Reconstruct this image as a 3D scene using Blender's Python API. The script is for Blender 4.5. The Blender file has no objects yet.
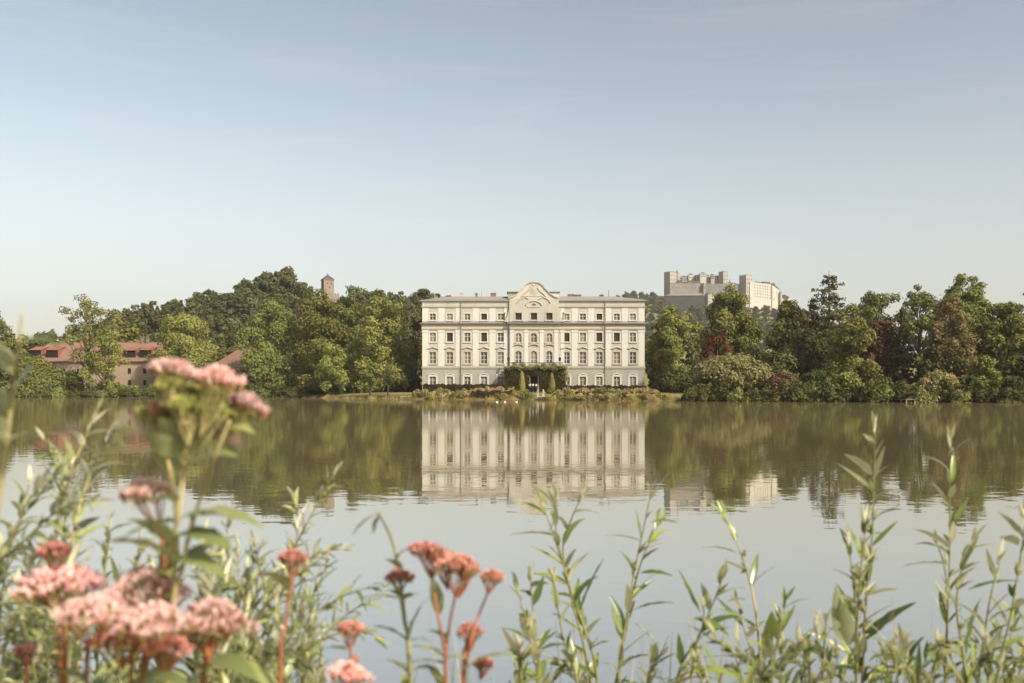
import bpy, bmesh, math, random
import numpy as np
from mathutils import Vector, Matrix, Quaternion

# ------------------------------------------------------------------ camera, sky, sun, exposure
S = bpy.context.scene
COL = S.collection
CAM_H, HOR, FPX = 1.6, 391.0, 995.5556
cam_d = bpy.data.cameras.new('camera'); cam = bpy.data.objects.new('camera', cam_d); COL.objects.link(cam)
cam.location = (0, 0, CAM_H); cam.rotation_euler = (math.pi / 2, 0, 0)
cam_d.sensor_width = 36.0; cam_d.lens = 35.0
cam_d.shift_y = (HOR - 341.5) / 1024.0
cam_d.clip_start = 0.05; cam_d.clip_end = 12000
cam_d.dof.use_dof = True; cam_d.dof.focus_distance = 60.0; cam_d.dof.aperture_fstop = 7.0
S.camera = cam

SUN_AZ, SUN_EL = math.radians(133), math.radians(40)      # azimuth clockwise from +Y (the view direction)
W = bpy.data.worlds.new('World'); S.world = W; W.use_nodes = True
nt = W.node_tree; nt.nodes.clear()
wo = nt.nodes.new('ShaderNodeOutputWorld'); bg = nt.nodes.new('ShaderNodeBackground')
sky = nt.nodes.new('ShaderNodeTexSky'); sky.sky_type = 'NISHITA'; sky.sun_disc = False
sky.sun_elevation = SUN_EL; sky.sun_rotation = SUN_AZ
sky.altitude = 400; sky.air_density = 1.0; sky.dust_density = 3.0; sky.ozone_density = 1.0
hs = nt.nodes.new('ShaderNodeHueSaturation'); hs.inputs['Saturation'].default_value = 0.52
tint = nt.nodes.new('ShaderNodeMix'); tint.data_type = 'RGBA'; tint.blend_type = 'MULTIPLY'
tint.inputs[0].default_value = 1.0; tint.inputs[7].default_value = (1.0, 1.0, 0.90, 1)
gm = nt.nodes.new('ShaderNodeGamma'); gm.inputs[1].default_value = 1.4
nt.links.new(sky.outputs[0], gm.inputs[0]); nt.links.new(gm.outputs[0], hs.inputs['Color']); nt.links.new(hs.outputs[0], tint.inputs[6])
# thin high cloud: a faint whitening of the sky in long streaks
tc = nt.nodes.new('ShaderNodeTexCoord'); mp = nt.nodes.new('ShaderNodeMapping')
mp.inputs['Scale'].default_value = (1.6, 1.6, 16.0); mp.inputs['Rotation'].default_value = (0, 0.05, 0)
cn = nt.nodes.new('ShaderNodeTexNoise'); cn.inputs['Scale'].default_value = 2.2; cn.inputs['Detail'].default_value = 6
cn.inputs['Roughness'].default_value = 0.62; cn.inputs['Distortion'].default_value = 0.6
cr = nt.nodes.new('ShaderNodeMapRange'); cr.inputs[1].default_value = 0.54; cr.inputs[2].default_value = 0.9
cr.inputs[3].default_value = 0.0; cr.inputs[4].default_value = 0.14
cl = nt.nodes.new('ShaderNodeMix'); cl.data_type = 'RGBA'; cl.inputs[7].default_value = (10.5, 9.9, 9.1, 1)
nt.links.new(tc.outputs['Generated'], mp.inputs[0]); nt.links.new(mp.outputs[0], cn.inputs['Vector'])
nt.links.new(cn.outputs['Fac'], cr.inputs[0]); nt.links.new(cr.outputs[0], cl.inputs[0])
# warm dust low over the horizon
sz = nt.nodes.new('ShaderNodeSeparateXYZ'); lowr = nt.nodes.new('ShaderNodeMapRange'); lowr.interpolation_type = 'SMOOTHSTEP'
lowr.inputs[1].default_value = -0.02; lowr.inputs[2].default_value = 0.30; lowr.inputs[3].default_value = 0.62; lowr.inputs[4].default_value = 0.0
dust = nt.nodes.new('ShaderNodeMix'); dust.data_type = 'RGBA'; dust.inputs[7].default_value = (7.5, 7.05, 6.35, 1)
nt.links.new(tc.outputs['Generated'], sz.inputs[0]); nt.links.new(sz.outputs['Z'], lowr.inputs[0]); nt.links.new(lowr.outputs[0], dust.inputs[0])
nt.links.new(tint.outputs[2], dust.inputs[6]); nt.links.new(dust.outputs[2], cl.inputs[6]); nt.links.new(cl.outputs[2], bg.inputs['Color'])
bg.inputs['Strength'].default_value = 0.079
nt.links.new(bg.outputs[0], wo.inputs['Surface'])

sd = bpy.data.lights.new('sun', 'SUN'); so = bpy.data.objects.new('sun', sd); COL.objects.link(so)
sd.energy = 4.6; sd.angle = math.radians(0.5); sd.color = (1.0, 0.90, 0.73)
TO_SUN = Vector((math.sin(SUN_AZ) * math.cos(SUN_EL), math.cos(SUN_AZ) * math.cos(SUN_EL), math.sin(SUN_EL)))
so.rotation_euler = TO_SUN.to_track_quat('Z', 'Y').to_euler(); so.location = (40, -40, 60)
S.view_settings.view_transform = 'Standard'; S.view_settings.look = 'None'
S.view_settings.exposure = 0.36; S.view_settings.gamma = 1.0; S.view_settings.use_curve_mapping = False
S.cycles.use_denoising = True
S.cycles.max_bounces = 6; S.cycles.diffuse_bounces = 3; S.cycles.glossy_bounces = 3
S.cycles.transmission_bounces = 3; S.cycles.volume_bounces = 0; S.cycles.transparent_max_bounces = 6

# ------------------------------------------------------------------ helpers
rnd = random.Random(7)

def PT(px, py, d):                       # a survey point: bearing/elevation read off the photo, at distance d
    return Vector(((px - 512) / FPX * d, d, CAM_H + (HOR - py) / FPX * d))

def tag(o, label=None, cat=None, group=None, kind=None):
    if label: o['label'] = label
    if cat: o['category'] = cat
    if group: o['group'] = group
    if kind: o['kind'] = kind
    return o

def empty(name, loc, rz=0.0, label=None, cat=None, group=None):
    o = bpy.data.objects.new(name, None); COL.objects.link(o)
    o.location = loc; o.rotation_euler = (0, 0, rz); o.empty_display_size = 0.2
    return tag(o, label, cat, group)

class MB:
    def __init__(s): s.v = []; s.f = []; s.m = []
    def face(s, pts, m=0):
        i = len(s.v); s.v.extend([tuple(p) for p in pts]); s.f.append(tuple(range(i, i + len(pts)))); s.m.append(m)
    def box(s, x0, x1, y0, y1, z0, z1, m=0):
        i = len(s.v)
        s.v += [(x0,y0,z0),(x1,y0,z0),(x1,y1,z0),(x0,y1,z0),(x0,y0,z1),(x1,y0,z1),(x1,y1,z1),(x0,y1,z1)]
        for q in ((0,3,2,1),(4,5,6,7),(0,1,5,4),(1,2,6,5),(2,3,7,6),(3,0,4,7)):
            s.f.append(tuple(i + k for k in q)); s.m.append(m)
    def rbox(s, cx, cy, w, d, z0, z1, rot=0.0, m=0, taper=1.0):
        c, n = math.cos(rot), math.sin(rot); i = len(s.v)
        for z, k in ((z0, 1.0), (z1, taper)):
            for a, b in ((-w/2,-d/2),(w/2,-d/2),(w/2,d/2),(-w/2,d/2)):
                s.v.append((cx + (a*c - b*n)*k, cy + (a*n + b*c)*k, z))
        for q in ((0,3,2,1),(4,5,6,7),(0,1,5,4),(1,2,6,5),(2,3,7,6),(3,0,4,7)):
            s.f.append(tuple(i + k for k in q)); s.m.append(m)
    def pyramid(s, cx, cy, w, d, z0, z1, rot=0.0, m=0, ridge=0.0):
        c, n = math.cos(rot), math.sin(rot); i = len(s.v)
        for a, b in ((-w/2,-d/2),(w/2,-d/2),(w/2,d/2),(-w/2,d/2)): s.v.append((cx + a*c - b*n, cy + a*n + b*c, z0))
        for a in (-ridge/2, ridge/2): s.v.append((cx + a*c, cy + a*n, z1))
        if ridge <= 0:
            s.v.pop()
            for q in ((0,1,4),(1,2,4),(2,3,4),(3,0,4),(0,3,2,1)): s.f.append(tuple(i + k for k in q)); s.m.append(m)
        else:
            for q in ((0,1,5,4),(1,2,5),(2,3,4,5),(3,0,4),(0,3,2,1)): s.f.append(tuple(i + k for k in q)); s.m.append(m)
    def tube(s, pts, rad, n=6, m=0, cap=True):
        pts = [Vector(p) for p in pts]; L = len(pts)
        if not hasattr(rad, '__len__'): rad = [rad] * L
        i0 = len(s.v); u = None
        for k, p in enumerate(pts):
            t = (pts[min(k+1, L-1)] - pts[max(k-1, 0)]).normalized()
            if u is None: u = t.orthogonal().normalized()
            else:
                u = u - t * u.dot(t)
                u = u.normalized() if u.length > 1e-6 else t.orthogonal().normalized()
            w = t.cross(u)
            for j in range(n):
                a = 2 * math.pi * j / n
                s.v.append(tuple(p + (u * math.cos(a) + w * math.sin(a)) * rad[k]))
        for k in range(L - 1):
            for j in range(n):
                a = i0 + k*n + j; b = i0 + k*n + (j+1) % n
                s.f.append((a, b, b + n, a + n)); s.m.append(m)
        if cap:
            s.f.append(tuple(i0 + j for j in reversed(range(n)))); s.m.append(m)
            s.f.append(tuple(i0 + (L-1)*n + j for j in range(n))); s.m.append(m)
    def lathe(s, c, prof, n=12, m=0):
        i0 = len(s.v)
        for r, z in prof:
            for j in range(n):
                a = 2*math.pi*j/n; s.v.append((c[0] + r*math.cos(a), c[1] + r*math.sin(a), c[2] + z))
        for k in range(len(prof) - 1):
            for j in range(n):
                a = i0 + k*n + j; b = i0 + k*n + (j+1) % n
                s.f.append((a, b, b+n, a+n)); s.m.append(m)
        s.f.append(tuple(i0 + j for j in reversed(range(n)))); s.m.append(m)
        s.f.append(tuple(i0 + (len(prof)-1)*n + j for j in range(n))); s.m.append(m)
    def ell(s, c, r, n=10, k=6, m=0):
        s.lathe(c, [(max(1e-3, math.sin(math.pi*i/k)), -math.cos(math.pi*i/k)) for i in range(k+1)], n, m)
        b = len(s.v) - n*(k+1)
        for i in range(b, len(s.v)):
            x, y, z = s.v[i]; s.v[i] = (c[0]+(x-c[0])*r[0], c[1]+(y-c[1])*r[1], c[2]+(z-c[2])*r[2])
    def build(s, name, mats, parent=None, smooth=False, loc=None):
        me = bpy.data.meshes.new(name); me.from_pydata(s.v, [], s.f)
        if not isinstance(mats, (list, tuple)): mats = [mats]
        for q in mats: me.materials.append(q)
        if len(mats) > 1: me.polygons.foreach_set('material_index', s.m)
        if smooth: me.polygons.foreach_set('use_smooth', [True]*len(s.f))
        me.update()
        return link(name, me, parent, loc)

def link(name, me, parent=None, loc=None):
    o = bpy.data.objects.new(name, me); COL.objects.link(o)
    if parent: o.parent = parent
    if loc is not None: o.location = loc
    return o

# ------------------------------------------------------------------ materials
def newmat(name):
    m = bpy.data.materials.new(name); m.use_nodes = True; m.node_tree.nodes.clear()
    o = m.node_tree.nodes.new('ShaderNodeOutputMaterial'); return m, m.node_tree, o

def surf(name, col, rough=0.85, var=0.18, scale=1.0, col2=None, bump=0.0, spec=0.3, detail=3, stretch=(1,1,1)):
    """diffuse-ish surface whose colour wanders with noise in object space"""
    m, t, o = newmat(name)
    p = t.nodes.new('ShaderNodeBsdfPrincipled'); p.inputs['Roughness'].default_value = rough
    p.inputs['Specular IOR Level'].default_value = spec
    c = t.nodes.new('ShaderNodeTexCoord'); mp = t.nodes.new('ShaderNodeMapping'); mp.inputs['Scale'].default_value = stretch
    n = t.nodes.new('ShaderNodeTexNoise'); n.inputs['Scale'].default_value = scale; n.inputs['Detail'].default_value = detail
    n.inputs['Roughness'].default_value = 0.65
    r = t.nodes.new('ShaderNodeValToRGB'); a = np.array(col); b = np.array(col2 if col2 else [x * (1 - var) for x in col])
    r.color_ramp.elements[0].position = 0.22; r.color_ramp.elements[1].position = 0.78
    r.color_ramp.elements[0].color = (*b, 1); r.color_ramp.elements[1].color = (*a, 1)
    t.links.new(c.outputs['Object'], mp.inputs[0]); t.links.new(mp.outputs[0], n.inputs['Vector'])
    t.links.new(n.outputs['Fac'], r.inputs[0]); t.links.new(r.outputs[0], p.inputs['Base Color'])
    if bump:
        b_ = t.nodes.new('ShaderNodeBump'); b_.inputs['Strength'].default_value = bump; b_.inputs['Distance'].default_value = 0.05
        t.links.new(n.outputs['Fac'], b_.inputs['Height']); t.links.new(b_.outputs[0], p.inputs['Normal'])
    t.links.new(p.outputs[0], o.inputs[0]); return m

def foliage(name, col, col2=None, trans=0.22):
    """leaf clumps: two leaf colours mixed by the per-face tint, part of the light passes through"""
    m, t, o = newmat(name)
    at = t.nodes.new('ShaderNodeAttribute'); at.attribute_name = 'tint'
    oi = t.nodes.new('ShaderNodeObjectInfo')
    mx = t.nodes.new('ShaderNodeMix'); mx.data_type = 'RGBA'
    c2 = col2 if col2 else (col[0]*0.5, col[1]*0.55, col[2]*0.6)
    mx.inputs[6].default_value = (*c2, 1); mx.inputs[7].default_value = (*col, 1)
    hv = t.nodes.new('ShaderNodeHueSaturation')
    mr = t.nodes.new('ShaderNodeMapRange'); mr.inputs[3].default_value = 0.8; mr.inputs[4].default_value = 1.2
    mh = t.nodes.new('ShaderNodeMapRange'); mh.inputs[3].default_value = 0.485; mh.inputs[4].default_value = 0.51
    ml = t.nodes.new('ShaderNodeMath'); ml.operation = 'FRACT'; mm = t.nodes.new('ShaderNodeMath'); mm.operation = 'MULTIPLY'
    mm.inputs[1].default_value = 7.31
    t.links.new(oi.outputs['Random'], mm.inputs[0]); t.links.new(mm.outputs[0], ml.inputs[0])
    t.links.new(oi.outputs['Random'], mr.inputs[0]); t.links.new(ml.outputs[0], mh.inputs[0])
    t.links.new(mr.outputs[0], hv.inputs['Value']); t.links.new(mh.outputs[0], hv.inputs['Hue'])
    t.links.new(at.outputs['Fac'], mx.inputs[0]); t.links.new(mx.outputs[2], hv.inputs['Color'])
    d = t.nodes.new('ShaderNodeBsdfDiffuse'); tr = t.nodes.new('ShaderNodeBsdfTranslucent'); ms = t.nodes.new('ShaderNodeMixShader')
    ms.inputs[0].default_value = trans
    t.links.new(hv.outputs[0], d.inputs[0]); t.links.new(hv.outputs[0], tr.inputs[0])
    t.links.new(d.outputs[0], ms.inputs[1]); t.links.new(tr.outputs[0], ms.inputs[2]); t.links.new(ms.outputs[0], o.inputs[0])
    return m

def leafmat(name, top, under, rough=0.38, trans=0.25):
    """near leaves: glossy upper side, paler felted under side, its paleness also painting in sun glare"""
    m, t, o = newmat(name)
    g = t.nodes.new('ShaderNodeNewGeometry'); at = t.nodes.new('ShaderNodeAttribute'); at.attribute_name = 'tint'
    mx = t.nodes.new('ShaderNodeMix'); mx.data_type = 'RGBA'
    mx.inputs[6].default_value = (*top, 1); mx.inputs[7].default_value = (*under, 1)
    hv = t.nodes.new('ShaderNodeHueSaturation'); mr = t.nodes.new('ShaderNodeMapRange')
    mr.inputs[3].default_value = 0.55; mr.inputs[4].default_value = 1.52
    mh = t.nodes.new('ShaderNodeMapRange'); mh.inputs[3].default_value = 0.515; mh.inputs[4].default_value = 0.47
    p = t.nodes.new('ShaderNodeBsdfPrincipled'); p.inputs['Roughness'].default_value = rough
    tr = t.nodes.new('ShaderNodeBsdfTranslucent'); ms = t.nodes.new('ShaderNodeMixShader'); ms.inputs[0].default_value = trans
    t.links.new(g.outputs['Backfacing'], mx.inputs[0]); t.links.new(mx.outputs[2], hv.inputs['Color'])
    t.links.new(at.outputs['Fac'], mr.inputs[0]); t.links.new(mr.outputs[0], hv.inputs['Value'])
    t.links.new(at.outputs['Fac'], mh.inputs[0]); t.links.new(mh.outputs[0], hv.inputs['Hue'])
    t.links.new(hv.outputs[0], p.inputs['Base Color']); t.links.new(hv.outputs[0], tr.inputs[0])
    t.links.new(p.outputs[0], ms.inputs[1]); t.links.new(tr.outputs[0], ms.inputs[2]); t.links.new(ms.outputs[0], o.inputs[0])
    return m

M = {}
M['bark'] = surf('bark', (0.10, 0.075, 0.052), var=0.5, scale=3, stretch=(1, 1, 0.2))
M['stucco'] = surf('cream_render', (0.42, 0.392, 0.335), var=0.24, scale=0.5, stretch=(1, 1, 0.18))
M['cream'] = surf('gable_render', (0.47, 0.435, 0.365), var=0.14, scale=0.5)
M['white'] = surf('white_render', (0.505, 0.482, 0.43), var=0.09, scale=0.5)
M['base'] = surf('grey_render', (0.325, 0.306, 0.262), var=0.26, scale=0.45, stretch=(1, 1, 0.4))
M['frieze'] = surf('peach_render', (0.46, 0.39, 0.30), var=0.12, scale=0.6)
M['tan'] = surf('tan_moulding', (0.345, 0.305, 0.24), var=0.2, scale=0.8)
M['pipe'] = surf('weathered_pipe', (0.24, 0.22, 0.19), var=0.2)
M['surround'] = surf('window_moulding', (0.40, 0.365, 0.30), var=0.12, scale=1)
M['lead'] = surf('grey_sheet_metal', (0.12, 0.115, 0.11), rough=0.55, var=0.25, scale=0.6)
M['rooftin'] = surf('faded_red_tin', (0.29, 0.24, 0.21), rough=0.6, var=0.2, scale=0.7)
M['brick'] = surf('old_brick', (0.20, 0.155, 0.12), var=0.35, scale=2)
M['frame'] = surf('window_paint', (0.48, 0.45, 0.39), var=0.06)
M['glass'], _t, _o = newmat('window_glass')
_p = _t.nodes.new('ShaderNodeBsdfPrincipled'); _p.inputs['Base Color'].default_value = (0.10, 0.088, 0.07, 1)
_p.inputs['Roughness'].default_value = 0.12; _t.links.new(_p.outputs[0], _o.inputs[0])
M['glass2'] = surf('drawn_blind_behind_glass', (0.20, 0.18, 0.145), rough=0.25, var=0.15, spec=0.5)
M['glass3'] = surf('dim_room_behind_glass', (0.055, 0.046, 0.038), rough=0.15, var=0.3, spec=0.5)
M['curtain'] = surf('maroon_curtain', (0.055, 0.022, 0.016), var=0.4, scale=2)
M['tile'] = surf('red_roof_tiles', (0.235, 0.135, 0.095), var=0.35, scale=0.5, col2=(0.165, 0.10, 0.074))
M['dormer'] = surf('bright_tile_cheek', (0.27, 0.105, 0.07), var=0.2, scale=2)
M['house'] = surf('ochre_house_wall', (0.33, 0.25, 0.18), var=0.2, scale=0.4)
M['housew'] = surf('pale_house_wall', (0.58, 0.52, 0.43), var=0.16, scale=0.4)
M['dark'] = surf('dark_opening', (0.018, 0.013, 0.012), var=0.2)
M['fort_stone'] = surf('fortress_grey_stone', (0.27, 0.245, 0.215), var=0.45, scale=0.12)
M['fort_pink'] = surf('fortress_pinkish_stone', (0.335, 0.305, 0.27), var=0.3, scale=0.12)
M['fort_white'] = surf('fortress_pale_render', (0.47, 0.435, 0.37), var=0.22, scale=0.12)
M['fort_grey'] = surf('fortress_lilac_grey_stone', (0.215, 0.20, 0.19), var=0.4, scale=0.1)
M['fort_dark'] = surf('fortress_dark_shingle', (0.05, 0.047, 0.045), var=0.3, scale=0.1)
M['fort_roof'] = surf('fortress_slate', (0.085, 0.072, 0.068), var=0.3, scale=0.1)
M['fort_roof2'] = surf('fortress_faded_tile', (0.22, 0.18, 0.16), var=0.3, scale=0.1)
M['tower'] = surf('tower_brickwork', (0.255, 0.20, 0.155), var=0.25, scale=0.5)
M['stone'] = surf('garden_stone', (0.46, 0.40, 0.32), var=0.25, scale=2)
M['rose_stone'] = surf('rose_stone', (0.42, 0.28, 0.22), var=0.25, scale=2)
M['wood'] = surf('weathered_wood', (0.30, 0.24, 0.15), var=0.35, scale=3, stretch=(0.3, 3, 3))
M['iron'] = surf('dark_iron', (0.03, 0.028, 0.025), rough=0.5, var=0.2)
M['feather'] = surf('white_feathers', (0.8, 0.78, 0.74), var=0.05)
M['bill'] = surf('orange_bill', (0.6, 0.25, 0.05), var=0.1)
M['olive'] = foliage('leaves_olive', (0.225, 0.220, 0.064), (0.125, 0.126, 0.040))
M['lime'] = foliage('leaves_light_green', (0.265, 0.268, 0.078), (0.165, 0.170, 0.052))
M['mid'] = foliage('leaves_mid_green', (0.195, 0.208, 0.064), (0.112, 0.122, 0.042))
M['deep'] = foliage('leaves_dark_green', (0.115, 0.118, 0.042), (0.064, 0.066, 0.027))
M['grey'] = foliage('leaves_grey_green', (0.240, 0.222, 0.094), (0.15, 0.140, 0.062))
M['hill'] = foliage('leaves_hill_green', (0.125, 0.132, 0.056), (0.070, 0.075, 0.034))
M['brown'] = foliage('leaves_copper', (0.190, 0.118, 0.064), (0.11, 0.075, 0.042))
M['rust'] = foliage('leaves_rusty', (0.255, 0.178, 0.092), (0.16, 0.13, 0.056))
M['red'] = foliage('leaves_wine_red', (0.165, 0.055, 0.036), (0.085, 0.032, 0.024))
M['conifer'] = foliage('needles_green', (0.130, 0.128, 0.048), (0.075, 0.074, 0.030), trans=0.12)
M['straw'] = foliage('leaves_straw', (0.36, 0.31, 0.14), (0.24, 0.21, 0.085))
M['gold'] = foliage('leaves_yellow_green', (0.37, 0.32, 0.095), (0.23, 0.205, 0.065))
M['blush'] = foliage('blossom_blush', (0.46, 0.31, 0.20), (0.31, 0.25, 0.115))
M['hedge'] = foliage('hedge_leaves', (0.085, 0.060, 0.032), (0.045, 0.034, 0.020))
M['ivy'] = foliage('ivy_leaves', (0.090, 0.078, 0.028), (0.045, 0.040, 0.017))
M['reed'] = foliage('bank_reeds', (0.26, 0.215, 0.080), (0.10, 0.082, 0.035))
M['grass'] = foliage('grass_blades', (0.16, 0.17, 0.05), (0.08, 0.10, 0.03))

# ------------------------------------------------------------------ the ground and the lake
SHORE_PX = [(-700, 250), (-200, 252), (0, 250), (150, 248), (230, 246), (300, 238), (350, 215), (400, 196), (460, 184), (540, 178), (600, 170), (660, 158),
            (760, 149), (880, 140), (1024, 133), (1300, 125)]
SX = np.array([(p - 512) / FPX * d for p, d in SHORE_PX]); SD = np.array([d for p, d in SHORE_PX], float)
HILL_PX = [(-600, 2), (0, 3), (60, 6), (100, 15), (130, 22), (150, 28), (180, 33), (200, 35), (235, 36), (255, 39), (272, 44), (292, 42), (305, 37), (320, 34),
           (345, 35), (400, 36), (425, 35), (500, 28), (600, 20), (680, 9), (760, 3), (1024, 2), (1800, 2)]
HXs = np.array([(p - 512) / FPX * 480 for p, d in HILL_PX]); HZs = np.array([d for p, d in HILL_PX], float)
FORT_D = 1300.0
FH_PX = [(200, 0), (420, 12), (540, 60), (600, 110), (625, 119), (640, 121), (655, 119), (668, 112), (700, 108), (740, 109), (775, 106), (800, 98), (840, 74), (900, 38), (980, 12), (1200, 0)]
FXs = np.array([(p - 512) / FPX * FORT_D for p, d in FH_PX]); FZs = np.array([d for p, d in FH_PX], float)

def sstep(a, b, x):
    t = np.clip((x - a) / (b - a), 0, 1); return t * t * (3 - 2 * t)

def ground(x, y):
    x = np.asarray(x, float); y = np.asarray(y, float)
    sh = np.interp(x, SX, SD) + 1.2 * np.sin(x * 0.21) + 0.7 * np.sin(x * 0.57 + 1.3)
    far = -1.6 + 2.15 * sstep(-5, 2.5, y - sh) + 0.75 * sstep(3, 22, y - sh)
    near = 0.42 - 2.1 * sstep(2.3, 5.5, y + 0.25 * np.sin(x * 1.3)) + 0.03 * np.sin(x * 2.1) * np.cos(y * 1.7)
    g = np.where(y < 60, near, far)
    side = 2.9 * sstep(205, 225, np.abs(x + 40))               # the lake ends left and right, outside the view
    g = np.where((y > 2) & (y < 250), np.maximum(g, -1.6 + side), g)
    hy = np.exp(-((y - 480) / 92.0) ** 2); hy = np.where(y > 480, np.exp(-((y - 480) / 200.0) ** 2), hy)
    g = g + np.interp(x, HXs, HZs) * hy * sstep(300, 345, y)
    fy = np.where(y < FORT_D + 20, np.exp(-((y - FORT_D - 20) / 170.0) ** 2), np.exp(-((y - FORT_D - 20) / 320.0) ** 2))
    g = g + np.interp(x, FXs, FZs) * fy
    return g

def gz(x, y): return float(ground(x, y))
SPX = np.array([p for p, d in SHORE_PX], float)
def shore(px): return float(np.interp(px, SPX, SD))

ys = np.concatenate([[-320, -160, -80, -40, -20, -10, -5], np.arange(-3, 8, 0.5), np.arange(8, 60, 8), np.arange(60, 120, 6), np.arange(120, 275, 2.5),
                     np.arange(275, 640, 11), np.arange(640, 1700, 35), np.arange(1700, 4001, 230)])
xs = np.concatenate([-np.arange(250, 601, 25)[::-1], np.arange(-225, 145, 2.5), np.arange(145, 620, 14), np.arange(620, 1200, 60)])
xs = np.concatenate([[-2600, -1900, -1300, -900, -720], xs, [1400, 1900, 2600]])
# finer columns near the camera
xs = np.unique(np.concatenate([xs, np.arange(-6, 6.1, 0.5)]))
GX, GY = np.meshgrid(xs, ys)
GZ = ground(GX, GY)
nx, ny = len(xs), len(ys)
gv = np.stack([GX.ravel(), GY.ravel(), GZ.ravel()], 1)
ii = (np.arange(ny - 1)[:, None] * nx + np.arange(nx - 1)[None, :]).ravel()
gf = np.stack([ii, ii + 1, ii + 1 + nx, ii + nx], 1)

def quads(name, v, f, mat, parent=None, tintv=None, smooth=False):
    me = bpy.data.meshes.new(name)
    me.vertices.add(len(v)); me.vertices.foreach_set('co', np.ascontiguousarray(v, np.float32).ravel())
    k = f.shape[1]
    me.loops.add(f.size); me.loops.foreach_set('vertex_index', np.ascontiguousarray(f, np.int32).ravel())
    me.polygons.add(len(f)); me.polygons.foreach_set('loop_start', np.arange(0, f.size, k, dtype=np.int32))
    if smooth: me.polygons.foreach_set('use_smooth', np.ones(len(f), bool))
    me.materials.append(mat)
    if tintv is not None:
        a = me.attributes.new('tint', 'FLOAT', 'FACE'); a.data.foreach_set('value', np.ascontiguousarray(tintv, np.float32))
    me.update(calc_edges=True)
    return link(name, me, parent)

m, t, o = newmat('meadow_ground')
p = t.nodes.new('ShaderNodeBsdfPrincipled'); p.inputs['Roughness'].default_value = 0.95; p.inputs['Specular IOR Level'].default_value = 0.1
c = t.nodes.new('ShaderNodeTexCoord'); n1 = t.nodes.new('ShaderNodeTexNoise'); n1.inputs['Scale'].default_value = 0.09; n1.inputs['Detail'].default_value = 8
n2 = t.nodes.new('ShaderNodeTexNoise'); n2.inputs['Scale'].default_value = 3.0; n2.inputs['Detail'].default_value = 6
r1 = t.nodes.new('ShaderNodeValToRGB'); e = r1.color_ramp.elements
e[0].position = 0.35; e[0].color = (0.105, 0.10, 0.032, 1); e[1].position = 0.68; e[1].color = (0.21, 0.19, 0.062, 1)
r2 = t.nodes.new('ShaderNodeMapRange'); r2.inputs[3].default_value = 0.65; r2.inputs[4].default_value = 1.3
mu = t.nodes.new('ShaderNodeMix'); mu.data_type = 'RGBA'; mu.blend_type = 'MULTIPLY'; mu.inputs[0].default_value = 1
sx = t.nodes.new('ShaderNodeSeparateXYZ'); mz = t.nodes.new('ShaderNodeMapRange'); mz.inputs[1].default_value = 0.25; mz.inputs[2].default_value = 0.85
mud = t.nodes.new('ShaderNodeMix'); mud.data_type = 'RGBA'; mud.inputs[6].default_value = (0.045, 0.032, 0.022, 1)
t.links.new(c.outputs['Object'], n1.inputs['Vector']); t.links.new(c.outputs['Object'], n2.inputs['Vector']); t.links.new(c.outputs['Object'], sx.inputs[0])
t.links.new(n1.outputs['Fac'], r1.inputs[0]); t.links.new(n2.outputs['Fac'], r2.inputs[0])
t.links.new(r1.outputs[0], mu.inputs[6]); t.links.new(r2.outputs[0], mu.inputs[7])
t.links.new(sx.outputs['Z'], mz.inputs[0]); t.links.new(mz.outputs[0], mud.inputs[0]); t.links.new(mu.outputs[2], mud.inputs[7])
t.links.new(mud.outputs[2], p.inputs['Base Color']); t.links.new(p.outputs[0], o.inputs[0])
tag(quads('ground', gv, gf, m, smooth=True), kind='structure')

m, t, o = newmat('lake_water')
p = t.nodes.new('ShaderNodeBsdfGlossy'); p.inputs['Roughness'].default_value = 0.02; p.inputs['Color'].default_value = (0.985, 0.965, 0.925, 1)
dfw = t.nodes.new('ShaderNodeBsdfDiffuse'); dfw.inputs['Color'].default_value = (0.125, 0.102, 0.052, 1)
msw = t.nodes.new('ShaderNodeMixShader'); msw.inputs[0].default_value = 0.72
c = t.nodes.new('ShaderNodeTexCoord')
def wave(scale, sx_, sy_, det):
    mp = t.nodes.new('ShaderNodeMapping'); mp.inputs['Scale'].default_value = (sx_, sy_, 1)
    n = t.nodes.new('ShaderNodeTexNoise'); n.inputs['Scale'].default_value = scale; n.inputs['Detail'].default_value = det
    n.inputs['Roughness'].default_value = 0.5
    t.links.new(c.outputs['Object'], mp.inputs[0]); t.links.new(mp.outputs[0], n.inputs['Vector']); return n
wa = wave(1.9, 0.75, 1.0, 2.0); wb = wave(6.5, 0.8, 1.0, 1.5)
ad = t.nodes.new('ShaderNodeMath'); ad.operation = 'MULTIPLY_ADD'; ad.inputs[1].default_value = 0.12
t.links.new(wb.outputs['Fac'], ad.inputs[0]); t.links.new(wa.outputs['Fac'], ad.inputs[2])
bm_ = t.nodes.new('ShaderNodeBump'); bm_.inputs['Strength'].default_value = 1.0; bm_.inputs['Distance'].default_value = 0.0026
t.links.new(ad.outputs[0], bm_.inputs['Height']); t.links.new(bm_.outputs[0], p.inputs['Normal']); t.links.new(dfw.outputs[0], msw.inputs[1]); t.links.new(p.outputs[0], msw.inputs[2]); t.links.new(msw.outputs[0], o.inputs[0])
b = MB(); b.face([(-300, 1.5, 0), (230, 1.5, 0), (230, 275, 0), (-300, 275, 0)])
tag(b.build('lake_water', m), kind='structure')

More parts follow.
